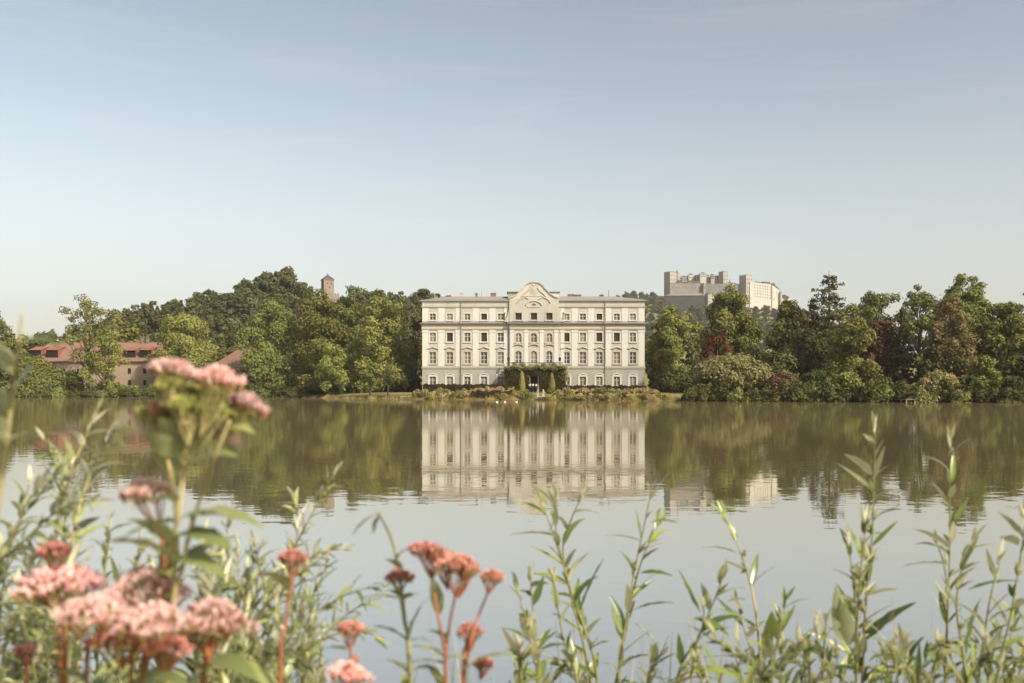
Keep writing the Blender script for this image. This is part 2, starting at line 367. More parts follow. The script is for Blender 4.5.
# ------------------------------------------------------------------ the palace
PD = 223.6; PXM = FPX / PD; PC = 533.4; PG = 1.15
palace = empty('palace', ((PC - 512) / PXM, PD, PG), 0,
               'wide cream baroque palace with curved gable and four window rows on the far shore', 'palace')
def lx(px): return (px - PC) / PXM
def lz(py): return CAM_H + (HOR - py) / PXM - PG
LCOL = [432.8, 449.8, 467.4, 484.0, 500.8]; CCOL = [518.4, 533.8, 549.2]; RCOL = [566.5, 582.9, 599.3, 616.8, 632.9]
OPEN = {(2, 1), (2, 3), (3, 3), (3, 8 + 2), (2, 8), (2, 8 + 2), (2, 8 + 3), (3, 5), (3, 6), (3, 7)}
ROWS = [(376.6, 385.4, 6.4), (352.0, 363.6, 6.4), (332.6, 341.8, 6.2), (313.6, 320.0, 6.0)]
allcols = LCOL + CCOL + RCOL
holes = []                                   # (row, col, x0, x1, z0, z1, is_centre)
for r, (y0, y1, w) in enumerate(ROWS):
    for ci, cx in enumerate(allcols):
        cen = 5 <= ci <= 7
        if r == 0 and cen: continue
        a0, a1, ww = y0, y1, w
        if cen and r == 1: a0 = 351.0
        if cen and r == 2: a0, a1 = 333.2, 342.6
        if cen and r == 3: a0, a1, ww = 313.0, 320.2, 6.6
        holes.append((r, ci, lx(cx - ww/2), lx(cx + ww/2), lz(a1), lz(a0), cen))

def pierced(mb, x0, x1, z0, z1, y, hs_, depth=0.32, mfun=None):
    """front skin at y with real openings and reveals"""
    X = sorted({x0, x1, *[h[2] for h in hs_], *[h[3] for h in hs_]}); Z = sorted({z0, z1, *[h[4] for h in hs_], *[h[5] for h in hs_]})
    X = [v for v in X if x0 <= v <= x1]; Z = [v for v in Z if z0 <= v <= z1]
    for i in range(len(X) - 1):
        for j in range(len(Z) - 1):
            mx, mz_ = (X[i] + X[i+1]) / 2, (Z[j] + Z[j+1]) / 2
            if any(h[2] < mx < h[3] and h[4] < mz_ < h[5] for h in hs_): continue
            mb.face([(X[i], y, Z[j]), (X[i+1], y, Z[j]), (X[i+1], y, Z[j+1]), (X[i], y, Z[j+1])], mfun(mx, mz_) if mfun else 0)
    for h in hs_:
        a, c_, e_, g_ = h[2], h[3], h[4], h[5]; k = mfun((a+c_)/2, (e_+g_)/2) if mfun else 0
        for q in ([(a,y,e_),(a,y,g_),(a,y+depth,g_),(a,y+depth,e_)], [(c_,y,g_),(c_,y,e_),(c_,y+depth,e_),(c_,y+depth,g_)],
                  [(a,y,g_),(c_,y,g_),(c_,y+depth,g_),(a,y+depth,g_)], [(c_,y,e_),(a,y,e_),(a,y+depth,e_),(c_,y+depth,e_)]):
            mb.face(q, k)

XL, XR = lx(422.2), lx(644.6); ZB = -0.6; Z1 = lz(368.0); ZTOP = lz(301.0)
CL, CR = lx(509.4), lx(558.6); YC = -0.55            # the centre block steps forward
wall = MB(); mf = lambda x, z: 1 if z < Z1 else 0
zmid = [Z1]
pierced(wall, XL, CL, ZB, Z1, -0.02, [h for h in holes if h[0] == 0 and h[1] < 5], mfun=lambda x, z: 1)
pierced(wall, CR, XR, ZB, Z1, -0.02, [h for h in holes if h[0] == 0 and h[1] > 7], mfun=lambda x, z: 1)
pierced(wall, XL, CL, Z1, ZTOP, 0.0, [h for h in holes if h[0] > 0 and h[1] < 5])
pierced(wall, CR, XR, Z1, ZTOP, 0.0, [h for h in holes if h[0] > 0 and h[1] > 7])
DOOR = (0, 6, lx(530.2), lx(537.4), ZB, lz(375.0), True)
pierced(wall, CL, CR, ZB, Z1, YC, [DOOR], mfun=lambda x, z: 1)
pierced(wall, CL, CR, Z1, lz(299.0), YC, [h for h in holes if h[0] > 0 and h[6]])
for x in (CL, CR):
    wall.face([(x, YC, ZB), (x, 0.0, ZB), (x, 0.0, lz(299)), (x, YC, lz(299))])
DEP = 24.0
for x in (XL, XR):
    wall.face([(x, -0.02, ZB), (x, DEP, ZB), (x, DEP, Z1), (x, -0.02, Z1)], 1)
    wall.face([(x, 0, Z1), (x, DEP, Z1), (x, DEP, ZTOP), (x, 0, ZTOP)])
wall.face([(XL, DEP, ZB), (XR, DEP, ZB), (XR, DEP, ZTOP), (XL, DEP, ZTOP)])
wall.face([(XL, -0.02, Z1), (XR, -0.02, Z1), (XR, 0, Z1), (XL, 0, Z1)], 1)
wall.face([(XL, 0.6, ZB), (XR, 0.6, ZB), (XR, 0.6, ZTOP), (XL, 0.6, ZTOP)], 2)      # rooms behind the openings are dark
wall.build('wall', [M['stucco'], M['base'], M['dark']], palace)

def strip(name, x0, x1, y0, y1, out, mat, back=0.0, extra=None):
    b = MB(); b.box(lx(x0), lx(x1), back - out, back + 0.25, lz(y1), lz(y0))
    if extra: extra(b)
    return b.build(name, mat, palace)
# mouldings: wing pieces butt against the centre block's pieces
def band(name, y0, y1, out, mat, full=True):
    b = MB()
    if not full:
        b.box(XL - 0.01 - out*0.8, CL, -out, 0.2, lz(y1), lz(y0)); b.build(name, mat, palace); b = MB()
        b.box(CR, XR + 0.01 + out*0.8, -out, 0.2, lz(y1), lz(y0)); return b.build(name, mat, palace)
    b.box(XL - 0.01 - out*0.8, CL, -out, 0.2, lz(y1), lz(y0)); b.box(CR, XR + 0.01 + out*0.8, -out, 0.2, lz(y1), lz(y0))
    if full: b.box(CL - 0.003, CR + 0.003, YC - out, YC + 0.2, lz(y1) - 0.003, lz(y0) + 0.003)
    return b.build(name, mat, palace)
band('string_course', 366.6, 368.6, 0.16, M['tan'])
band('frieze', 325.2, 328.6, 0.10, M['frieze'])
band('frieze_moulding', 328.7, 329.6, 0.2, M['tan'])
b = MB()                                                # the dark sheet-metal cornice: a sloping skirt roof
def skirt(b, x0, x1, yb, out, z0, z1, zt):
    b.face([(x0, yb - out, z1), (x1, yb - out, z1), (x1, yb, zt), (x0, yb, zt)]); b.face([(x0, yb - out, z0), (x1, yb - out, z0), (x1, yb - out, z1), (x0, yb - out, z1)])
    b.face([(x0, yb, z0), (x1, yb, z0), (x1, yb - out, z0), (x0, yb - out, z0)])
    for x in (x0, x1): b.face([(x, yb, z0), (x, yb - out, z0), (x, yb - out, z1), (x, yb, zt)])
skirt(b, XL - 0.5, CL - 0.5, -0.003, 0.55, lz(324.4), lz(323.8), lz(322.5)); skirt(b, CR + 0.5, XR + 0.5, -0.003, 0.55, lz(324.4), lz(323.8), lz(322.5))
skirt(b, CL - 0.5, CR + 0.5, YC - 0.003, 0.65, lz(324.5), lz(323.7), lz(321.6))
b.build('cornice_roof', M['lead'], palace)
band('attic_moulding', 306.2, 307.4, 0.22, M['tan'], full=False)
b = MB()
for x0, x1 in ((XL - 0.02, CL), (CR, XR + 0.02)):
    b = MB(); b.box(x0, x1, -0.10, 0.3, lz(306.1), lz(301.4)); b.build('parapet', M['stucco'], palace)
for xa, xb, xc, xd in ((XL - 0.55, CL - 0.01, XL - 0.55, XL - 0.02), (CR + 0.01, XR + 0.55, XR + 0.02, XR + 0.55)):
    b = MB(); b.box(xa, xb, -0.5, 0.3, lz(301.2), lz(300.5)); b.box(xc, xd, 0.301, DEP, lz(301.2), lz(300.5)); b.build('eaves', M['tan'], palace)
b = MB(); rz0 = lz(300.2); rz1 = 22.15
b.v += [(XL - 0.5, -0.45, rz0), (XR + 0.5, -0.45, rz0), (XR + 0.5, DEP + 0.5, rz0), (XL - 0.5, DEP + 0.5, rz0), (XL + 6, 5, rz1), (XR - 6, 5, rz1), (XR - 6, DEP - 5, rz1), (XL + 6, DEP - 5, rz1)]
for q in ((0, 1, 5, 4), (1, 2, 6, 5), (2, 3, 7, 6), (3, 0, 4, 7), (4, 5, 6, 7), (0, 3, 2, 1)): b.f.append(q); b.m.append(0)
roof = b.build('roof', M['rooftin'], palace)
def chimney(x0, x1, y0, y1, mat, y=6.0, dep=1.2):
    lz = lambda py: CAM_H + (HOR - py)/FPX*(PD + y) - PG
    b = MB(); b.box(lx(x0), lx(x1), y, y + dep, lz(301.5), lz(y0 + 0.55)); b.box(lx(x0) - 0.1, lx(x1) + 0.1, y - 0.1, y + dep + 0.1, lz(y0 + 0.55), lz(y0 + 0.2))
    w = lx(x1) - lx(x0); n = max(1, int(w / 0.55))
    for k in range(n):
        cx = lx(x0) + w * (k + 0.5) / n; b.box(cx - 0.14, cx + 0.14, y + dep/2 - 0.2, y + dep/2 + 0.2, lz(y0 + 0.2), lz(y0 - 0.6))
    o = b.build('chimney', mat, roof); return o
chimney(458.2, 461.4, 293.0, 298, M['stone']); chimney(474.2, 476.6, 293.2, 298, M['brick']); chimney(490.0, 495.4, 293.0, 298, M['brick'], 5.6)
chimney(569.4, 576.0, 294.2, 298, M['brick']); chimney(576.4, 583.2, 294.6, 298, M['brick'], 6.4); chimney(602.2, 606.2, 294.6, 298, M['lead'])
b = MB(); b.tube([(lx(611.2), 6, lz(300)), (lx(611.2), 6, lz(287.2))], 0.05); b.build('roof_mast', M['iron'], roof)
b = MB(); b.tube([(lx(480.8), 6, lz(300)), (lx(480.8), 6, lz(289.6))], 0.03); b.build('roof_mast', M['iron'], roof)
# roof boxes left and right behind the gable
for x0, x1, mt in ((508.0, 523.0, M['base']), (545.0, 559.0, M['white'])):
    b = MB(); b.box(lx(x0), lx(x1), 1.2, 6.0, lz(300), lz(292.0)); q = b.build('roof_lantern', mt, palace)
    b = MB(); b.box(lx(x0) - 0.25, lx(x1) + 0.25, 0.95, 6.2, lz(292.0), lz(291.2)); b.build('roof_cap', M['lead'], q)

# gable: an outlined wall with thickness and a moulding that follows its edge
gp = [(509.4, 299.0), (509.4, 298.2), (512.6, 297.6), (516.2, 295.6), (519.2, 292.8), (521.4, 290.4), (523.2, 288.8), (524.4, 286.8), (526.4, 284.9), (529.4, 283.4), (533.8, 282.7)]
gp = gp + [(2 * 533.8 - a, c_) for a, c_ in reversed(gp[:-1])]
gp = [(min(max(a, 509.4), 558.6), c_) for a, c_ in gp]
b = MB(); F = [(lx(a), YC, lz(c_)) for a, c_ in gp]; K = [(x, YC + 0.8, z) for x, y, z in F]
b.face(F); b.face(list(reversed(K)))
for i in range(len(F) - 1): b.face([F[i], F[i+1], K[i+1], K[i]])
b.face([F[-1], F[0], K[0], K[-1]])
gable = b.build('gable', M['cream'], palace)
b = MB()
for i in range(1, len(gp) - 2):
    (a0, c0), (a1, c1) = gp[i], gp[i+1]
    q = [(lx(a0), lz(c0)), (lx(a1), lz(c1))]; h_ = 0.26
    p0, p1 = Vector((q[0][0], YC - 0.24, q[0][1])), Vector((q[1][0], YC - 0.24, q[1][1]))
    up = Vector((0, 0, h_)); bk = Vector((0, 1.3, 0))
    b.face([p0, p1, p1 + up, p0 + up]); b.face([p0 + up, p1 + up, p1 + up + bk, p0 + up + bk]); b.face([p0 + bk, p1 + bk, p1, p0])
b.build('gable_coping', M['surround'], gable)
b = MB()                                                # stucco relief: cartouche, swags, a lunette and side volutes
b.ell((lx(533.8), YC, lz(289.5)), (0.75, 0.14, 1.0)); b.ell((lx(533.8), YC, lz(289.5)), (1.15, 0.07, 1.4)); b.ell((lx(533.8), YC, lz(285.2)), (0.6, 0.16, 0.25))
for s in (-1, 1):
    b.tube([(lx(533.8 + s*k), YC - 0.06, lz(yy)) for k, yy in ((3.4, 287.4), (6, 291.4), (9.6, 294), (12.5, 297.2))], 0.13, 5)
    b.tube([(lx(533.8 + s*k), YC - 0.05, lz(yy)) for k, yy in ((5, 299.4), (9, 297.2), (14, 299.6), (17, 303.4))], 0.15, 5)
b.tube([(lx(533.8 + 8*math.cos(a)), YC - 0.08, lz(306.2 - 5*math.sin(a))) for a in np.linspace(0.1, 3.04, 9)], 0.14, 5)
b.box(lx(527.5), lx(540.1), YC - 0.12, YC + 0.1, lz(307.6), lz(306.6)); b.box(lx(521), lx(546.6), YC - 0.1, YC + 0.1, lz(296.6), lz(296.1))
b.build('relief', M['surround'], gable, smooth=False)
b = MB(); b.lathe((lx(533.8), YC - 0.06, lz(306.2)), [(0.01, 0.03), (0.5, 0.02), (0.5, 0.0)], 10)
b = MB(); b.face([(lx(533.8 + 2.2*math.cos(a)), YC - 0.03, lz(305.8 - 2.2*math.sin(a))) for a in np.linspace(0, math.pi, 9)]); b.build('lunette_pane', M['glass'], gable)
b = MB()                                                # scroll buttresses beside the gable windows
for s, xe in ((-1, 509.4), (1, 558.6)):
    pts = [(0, 299), (0.2, 306), (0.9, 312), (2.4, 317), (4.4, 320.6), (5.0, 322), (0, 322)]
    F = [(lx(xe + s*a), YC + 0.1, lz(c_)) for a, c_ in pts]; K = [(x, y + 0.5, z) for x, y, z in F]
    b.face(F); b.face(list(reversed(K)))
    for i in range(len(F)): b.face([F[i], F[(i+1) % len(F)], K[(i+1) % len(F)], K[i]])
b.build('scroll_buttress', M['stucco'], palace)

# pilasters and plain panels between the window columns
b = MB(); edges = [422.2 + 3.2] + [(LCOL[i] + LCOL[i+1]) / 2 for i in range(4)] + [505.8]
edges2 = [562.4] + [(RCOL[i] + RCOL[i+1]) / 2 for i in range(4)] + [644.6 - 3.2]
for px in edges + edges2:
    w = 2.0 if px in (505.8, 562.4) else 3.1
    b.box(lx(px - w), lx(px + w), -0.09, 0.1, lz(366.5), lz(329.7)); b.box(lx(px - w - 0.6), lx(px + w + 0.6), -0.16, 0.1, lz(332.2), lz(330.9))
    b.box(lx(px - w), lx(px + w), -0.07, 0.1, lz(321.4), lz(307.6))
for px in (512.0, 526.1, 541.5, 556.0):
    b.box(lx(px - 1.9), lx(px + 1.9), YC - 0.10, YC + 0.1, lz(366.5), lz(330.2)); b.box(lx(px - 2.3), lx(px + 2.3), YC - 0.18, YC + 0.1, lz(332.4), lz(331.2))
b.build('pilasters', M['white'], palace)
for px in (461.2, 605.2):
    b = MB(); b.tube([(lx(px), -0.28, lz(386)), (lx(px), -0.28, lz(326.5)), (lx(px), -0.8, lz(325)), (lx(px), -0.8, lz(321)), (lx(px), -0.3, lz(319.5)), (lx(px), -0.3, lz(302))], 0.09, 6)
    b.build('downpipe', M['pipe'], palace)

def window(r, ci, x0, x1, z0, z1, cen):
    y = YC if cen else (-0.02 if r == 0 else 0.0)
    b = MB(); s = 0.22 if r != 0 else 0.36; d = 0.07
    arched = cen and r in (1, 2)
    if not arched:
        b.box(x0 - s, x0, y - d, y + 0.05, z0 - 0.02, z1 + s); b.box(x1, x1 + s, y - d, y + 0.05, z0 - 0.02, z1 + s); b.box(x0, x1, y - d, y + 0.05, z1, z1 + s)
        if r == 0:
            b.tube([(x0 - s, y - 0.08, z1 + s), ((x0 + x1)/2, y - 0.08, z1 + s + 0.3), (x1 + s, y - 0.08, z1 + s)], 0.1, 5)
    else:
        cx, R = (x0 + x1)/2, (x1 - x0)/2; zc = z1 - R; N = 8
        for k in range(N):                             # spandrels + archivolt, 3 mm and more proud of the wall
            a0, a1 = math.pi*k/N, math.pi*(k+1)/N
            P0 = (cx + R*math.cos(a0), zc + R*math.sin(a0)); P1 = (cx + R*math.cos(a1), zc + R*math.sin(a1))
            Q0 = (cx + (R+s)*math.cos(a0), zc + (R+s)*math.sin(a0)); Q1 = (cx + (R+s)*math.cos(a1), zc + (R+s)*math.sin(a1))
            B0 = (min(max(Q0[0]*1.0, x0), x1), z1); B1 = (min(max(Q1[0], x0), x1), z1)
            b.face([(P0[0], y - d, P0[1]), (Q0[0], y - d, Q0[1]), (Q1[0], y - d, Q1[1]), (P1[0], y - d, P1[1])])
            b.face([(P0[0], y - d, P0[1]), (P1[0], y - d, P1[1]), (P1[0], y + 0.3, P1[1]), (P0[0], y + 0.3, P0[1])])
            b.face([(Q1[0], y - d, Q1[1]), (Q0[0], y - d, Q0[1]), (Q0[0], y + 0.03, Q0[1]), (Q1[0], y + 0.03, Q1[1])])
        b.box(x0 - s, x0, y - d, y + 0.05, z0, zc); b.box(x1, x1 + s, y - d, y + 0.05, z0, zc)
        for sg in (-1, 1): b.face([(cx + sg*R, y - 0.02, zc + R*0.4), (cx + sg*R, y - 0.02, z1 + 0.01), (cx + sg*R*0.35, y - 0.02, z1 + 0.01), (cx + sg*R*0.8, y - 0.02, zc + R*0.72)])
    b.box(x0 - s - 0.1, x1 + s + 0.1, y - 0.2, y + 0.05, z0 - 0.24, z0 - 0.04)          # sill
    if r == 1 and not cen:                                # hood above the tall windows
        b.tube([(x0 - 0.5, y - 0.15, z1 + 0.75), (x0 - 0.1, y - 0.16, z1 + 0.8), ((x0 + x1)/2, y - 0.18, z1 + 1.12), (x1 + 0.1, y - 0.16, z1 + 0.8), (x1 + 0.5, y - 0.15, z1 + 0.75)], 0.15, 5)
        b.box(x0 - 0.1, x1 + 0.1, y - 0.05, y + 0.05, z1 + 0.25, z1 + 0.72)
    if r == 2 and cen:
        b.tube([(x0 - 0.4, y - 0.18, z0 - 0.75), (x0, y - 0.2, z0 - 0.5), ((x0 + x1)/2, y - 0.22, z0 - 0.38), (x1, y - 0.2, z0 - 0.5), (x1 + 0.4, y - 0.18, z0 - 0.75)], 0.13, 5)
    win = b.build('window', M['white'] if (r == 0 or not cen and r != 1) else M['stucco'] if r == 3 else M['surround'], palace)
    f = MB(); yy = y + 0.16; t_ = 0.075; op = (r, ci) in OPEN
    f.box(x0, x0 + t_, yy, yy + 0.08, z0, z1); f.box(x1 - t_, x1, yy, yy + 0.08, z0, z1)
    f.box(x0 + t_, x1 - t_, yy, yy + 0.08, z0, z0 + t_); f.box(x0 + t_, x1 - t_, yy, yy + 0.08, z1 - t_, z1)
    if not op:
        mx = (x0 + x1)/2; f.box(mx - 0.06, mx + 0.06, yy - 0.01, yy + 0.07, z0 + t_, z1 - t_)
        n = 2 if r in (1,) else 1
        for k in range(n):
            zz = z0 + (z1 - z0) * ((k + 1) / (n + 1) if n == 2 else 0.6)
            f.box(x0 + t_, mx - 0.06, yy, yy + 0.07, zz - 0.05, zz + 0.05); f.box(mx + 0.06, x1 - t_, yy, yy + 0.07, zz - 0.05, zz + 0.05)
    f.build('frame', M['frame'], win)
    g = MB(); g.face([(x0, y + 0.26, z0), (x1, y + 0.26, z0), (x1, y + 0.26, z1), (x0, y + 0.26, z1)])
    if op: g.build('curtain', M['curtain'], win)
    else: g.build('pane', M[('glass', 'glass2', 'glass', 'glass3', 'glass2', 'glass')[(r*5 + ci*7 + ci//3) % 6]], win)
for h in holes: window(*h)
b = MB(); x0, x1, z1 = DOOR[2], DOOR[3], DOOR[5]
b.box(x0 + 0.02, (x0+x1)/2 - 0.02, YC + 0.1, YC + 0.2, ZB, z1 - 0.02); b.box((x0+x1)/2 + 0.02, x1 - 0.02, YC + 0.1, YC + 0.2, ZB, z1 - 0.02)
for k in range(2):
    for j in range(3): b.box(x0 + 0.15 + k*(x1-x0)/2, x0 + (x1-x0)/2 - 0.2 + k*(x1-x0)/2, YC + 0.06, YC + 0.1, 0.3 + j*1.0, 1.1 + j*1.0)
b.build('door', M['iron'], palace)
# porch terrace that carries the balcony
b = MB(); bx0, bx1 = lx(506.5), lx(562.0); by = -5.0
b.box(bx0, bx1, by, YC - 0.01, lz(369.4), lz(367.4))
balc = b.build('balcony', M['stone'], palace)
b = MB()
for px in (507.2, 520, 528.4, 538.6, 548, 561.2): b.box(lx(px) - 0.3, lx(px) + 0.3, by + 0.15, by + 0.75, ZB, lz(369.4))
b.build('pillars', M['stone'], balc)
b = MB(); b.box(bx0, bx1, by + 0.02, by + 0.12, lz(363.4), lz(363.0))
for k in range(60):
    x = bx0 + (bx1 - bx0) * (k + 0.5) / 60; b.box(x - 0.025, x + 0.025, by + 0.05, by + 0.1, lz(367.4), lz(363.4))
b.build('railing', M['iron'], balc)
for px in (508.4, 559.4):
    b = MB(); b.tube([(lx(px), -2.2, lz(367)), (lx(px), -2.2, lz(361.6))], 0.06); b.lathe((lx(px), -2.2, lz(361.6)), [(0.12, 0), (0.28, 0.3), (0.3, 0.75), (0.05, 1.0)], 8)
    b.build('balcony_lamp', M['iron'], balc)

# ------------------------------------------------------------------ foliage machinery
def leaf_arrays(C, N, sz, rng, asp=0.6):
    n = len(C); R = rng.normal(size=(n, 3)); T = np.cross(N, R); T /= np.linalg.norm(T, axis=1, keepdims=True) + 1e-9
    B = np.cross(N, T); s = sz[:, None]
    V = np.stack([C + T*s, C + B*s*asp + N*s*0.12, C - T*s, C - B*s*asp + N*s*0.12], 1).reshape(-1, 3)
    return V, np.arange(4*n).reshape(n, 4)

def blob_leaves(cent, rad, per, sz, rng, up=0.35, jit=0.5, squash=0.8, spread=0.22):
    """leaves on and in a set of clumps; returns arrays"""
    cnt = np.maximum(8, (per * rad ** 2)).astype(int); idx = np.repeat(np.arange(len(cent)), cnt); n = len(idx)
    D = rng.normal(size=(n, 3)); D[:, 2] += 0.25; D /= np.linalg.norm(D, axis=1, keepdims=True)
    q = (0.86 + spread * rng.normal(size=n))[:, None]
    C = cent[idx] + D * q * rad[idx][:, None] * np.array([1, 1, squash])
    N = D + np.array([0, 0, up]) + jit * rng.normal(size=(n, 3)); N /= np.linalg.norm(N, axis=1, keepdims=True)
    ct = rng.uniform(0, 1, len(cent)); T = np.clip(0.65 * ct[idx] + 0.35 * rng.uniform(0, 1, n), 0, 1)
    return C, N, sz * rng.uniform(0.6, 1.35, n), T

PROF = {
    'round': lambda t: np.sqrt(np.clip(1 - ((t - 0.45) / 0.56) ** 2, 0.03, 1)),
    'dome': lambda t: np.sqrt(np.clip(1 - (np.clip(t - 0.18, 0, 1) / 0.83) ** 2, 0.02, 1)) * np.clip(0.75 + t * 1.4, 0, 1),
    'egg': lambda t: np.sqrt(np.clip(1 - ((t - 0.36) / 0.66) ** 2, 0.02, 1)),
    'cone': lambda t: np.clip(1.03 - t, 0.03, 1) ** 0.8,
    'vase': lambda t: np.clip(0.35 + 0.9 * t, 0, 1) * np.sqrt(np.clip(1 - (np.clip(t - 0.6, 0, 1) / 0.42) ** 2, 0.05, 1)),
}
def crown_arrays(R, H, kind, rng, n_cl, per, sz, airy=0.0, rc=(0.17, 0.32), jit=0.5):
    f = PROF[kind]; t = rng.uniform(0.0, 1, n_cl * 6); r = f(t)
    keep = rng.uniform(0, 1, len(t)) < r; t, r = t[keep][:n_cl], r[keep][:n_cl]
    a = rng.uniform(0, 2*math.pi, len(t)); lob = 1 + 0.17*np.sin(a*2 + rng.uniform(0, 6)) + 0.12*np.sin(a*3 + t*5 + rng.uniform(0, 6))
    q = rng.uniform(0, 1, len(t)) ** 0.42
    k = R * rng.uniform(rc[0], rc[1], len(t)) * (0.55 + 0.6 * r)
    rr = np.maximum(R * r * lob - k * 0.75, 0) * q
    cent = np.stack([rr*np.cos(a), rr*np.sin(a), t * (H - k*0.4)], 1)
    return cent, k, blob_leaves(cent, k, per, sz, rng, jit=jit)

def conifer_arrays(R, H, rng, levels, per, sz, droop=0.20, gap=0.0):
    Cs, Ns, Tt, ends = [], [], [], []
    for L in range(levels):
        t = L / levels; z = H * (0.02 + 0.97 * t) ; rad = R * (1 - t) ** (0.60 if gap else 0.85) * rng.uniform(0.6 if gap else 0.75, 1.15) + 0.25
        nb = max(4, int(4 + 5 * (1 - t))); a0 = rng.uniform(0, 6.28)
        for j in range(nb):
            a = a0 + 6.283 * j / nb + rng.uniform(-0.3, 0.3); l = rad * rng.uniform(0.45 if gap else 0.72, 1.15); n = int(per * l) + 5
            s = rng.uniform(0.12, 1, n) ** 0.7; w = 0.16 * l * (1.15 - s) + 0.12; zj = rng.uniform(-0.55, 0.55) * H / levels; upb = rng.uniform(0.05, 0.42) if gap else 0.16
            off = rng.normal(size=n) * w; zz = z + zj - droop * l * s ** 1.5 + upb * l * s + rng.normal(size=n) * 0.14 * (H / levels) - np.abs(rng.normal(size=n)) * 0.25
            Cs.append(np.stack([np.cos(a)*l*s - np.sin(a)*off, np.sin(a)*l*s + np.cos(a)*off, zz], 1))
            nn = np.stack([np.full(n, np.cos(a))*0.7, np.full(n, np.sin(a))*0.7, np.full(n, 0.75)], 1) + rng.normal(size=(n, 3))*0.5
            Ns.append(nn / np.linalg.norm(nn, axis=1, keepdims=True)); Tt.append(np.clip(rng.uniform(0, 0.6) + rng.uniform(0, 0.4, n), 0, 1))
            ends.append((np.cos(a)*l*0.8, np.sin(a)*l*0.8, z - droop*l*0.5, z))
    C = np.concatenate(Cs); return C, np.concatenate(Ns), sz * rng.uniform(0.6, 1.3, len(C)), np.concatenate(Tt), ends

def crown_obj(name, arr, mat, parent, rng, off=(0, 0, 0)):
    C, N, s, T = arr; V, F = leaf_arrays(C + np.array(off), N, s, rng); return quads(name, V, F, mat, parent, T)

TREE_N = [0]
def tree(name, label, px0, px1, ytop, d, mat, kind='round', base=0.22, group=None, dens=1.0, ncl=44, leaf=0.30, airy=0.0, rc=(0.17, 0.32), limbs=9, trunk_r=None, ybase=None, cat='tree', depth=1.0, lean=0.0):
    TREE_N[0] += 1; rng = np.random.default_rng(100 + TREE_N[0]); rd = random.Random(TREE_N[0])
    x = ((px0 + px1)/2 - 512) / FPX * d; R = (px1 - px0) / 2 / FPX * d; g = gz(x, d) - 0.08; H = CAM_H + (HOR - ytop)/FPX*d - g
    root = empty(name, (x, d, g), 0, label, cat, group)
    zb = H * base; CH = H - zb
    if kind == 'conifer':
        lv = max(9, int(CH / (0.95 if airy else 0.85))); C, N, s, T, ends = conifer_arrays(R, CH, rng, lv, 22 * dens, leaf, gap=airy)
        crown_obj('crown', (C, N, s, T), M[mat], root, rng, (0, 0, zb))
        b = MB(); r0 = trunk_r or 0.02*H
        b.tube([(0, 0, -0.4), (0, 0, H*0.3), (0.05, 0, H*0.7), (0, 0, H*0.985)], [r0, r0*0.75, r0*0.4, 0.04], 7)
        for e_ in ends[::2]: b.tube([(0, 0, zb + e_[3]), (e_[0], e_[1], zb + e_[2])], [0.07, 0.02], 4)
        b.build('trunk', M['bark'], root, True); return root
    cent, k, arr = crown_arrays(R, CH, kind, rng, ncl, 105 * dens * (0.30/leaf)**2, leaf, airy, rc)
    crown_obj('crown', arr, M[mat], root, rng, (0, 0, zb))
    b = MB(); r0 = trunk_r or 0.020*H + 0.05
    zs = zb + CH*0.62; lx_ = lean*H
    b.tube([(0, 0, -0.5), (0.1*lx_, 0, zb*0.5), (0.35*lx_ + 0.12, 0.06, zb), (0.5*lx_, -0.1, zb + CH*0.3), (0.4*lx_ + 0.1, 0, zs)], [r0*1.35, r0, r0*0.85, r0*0.55, r0*0.2], 8)
    sel = sorted(range(len(cent)), key=lambda i: rd.random())[:limbs + ncl//4]
    for i in sel:
        c_ = Vector(cent[i]) + Vector((0, 0, zb)); z0 = min(max(zb*0.8, c_.z - 0.35*CH - 0.2*math.hypot(c_.x, c_.y)), zs)
        p0 = Vector((0.12 if z0 > zb else 0.05, 0.03, z0)); mid = p0.lerp(c_, 0.5) + Vector((rd.uniform(-.3, .3), rd.uniform(-.3, .3), -0.06*CH + rd.uniform(0, .3)))
        b.tube([p0, mid, c_], [r0*0.42, r0*0.25, 0.03], 5)
    b.build('trunk', M['bark'], root, True)
    return root

def _n(): pass

def bush(name, label, px0, px1, ytop, d, mat, group=None, dens=1.0, ncl=22, leaf=0.2, cat='shrub', kind='dome', rc=(0.25, 0.42), two=None, deep=None):
    """a low plant: crown mesh plus short stems"""
    TREE_N[0] += 1; rng = np.random.default_rng(100 + TREE_N[0])
    x = ((px0 + px1)/2 - 512) / FPX * d; R = (px1 - px0)/2/FPX*d; g = gz(x, d) - 0.05; H = max(0.4, CAM_H + (HOR - ytop)/FPX*d - g)
    root = empty(name, (x, d, g), 0, label, cat, group)
    cent, k, arr = crown_arrays(R, H, kind, rng, ncl, 110*dens*(0.30/leaf)**2, leaf, rc=rc)
    crown_obj('foliage', arr, M[mat], root, rng)
    b = MB()
    for i in range(0, len(cent), 3):
        c_ = cent[i]; b.tube([(c_[0]*0.15, c_[1]*0.15, -0.2), (c_[0]*0.6, c_[1]*0.6, c_[2]*0.55), tuple(c_)], [0.05, 0.035, 0.012], 4)
    b.build('stems', M['bark'], root)
    if two:
        n = max(3, ncl//2); j = rng.integers(0, len(cent), n); c2 = cent[j] + np.stack([np.zeros(n), -k[j]*0.5, k[j]*0.75], 1)
        crown_obj('blossom', blob_leaves(c2, k[j]*0.5, 160*dens*(0.30/leaf)**2, leaf*0.6, rng), M[two], root, rng)
    return root

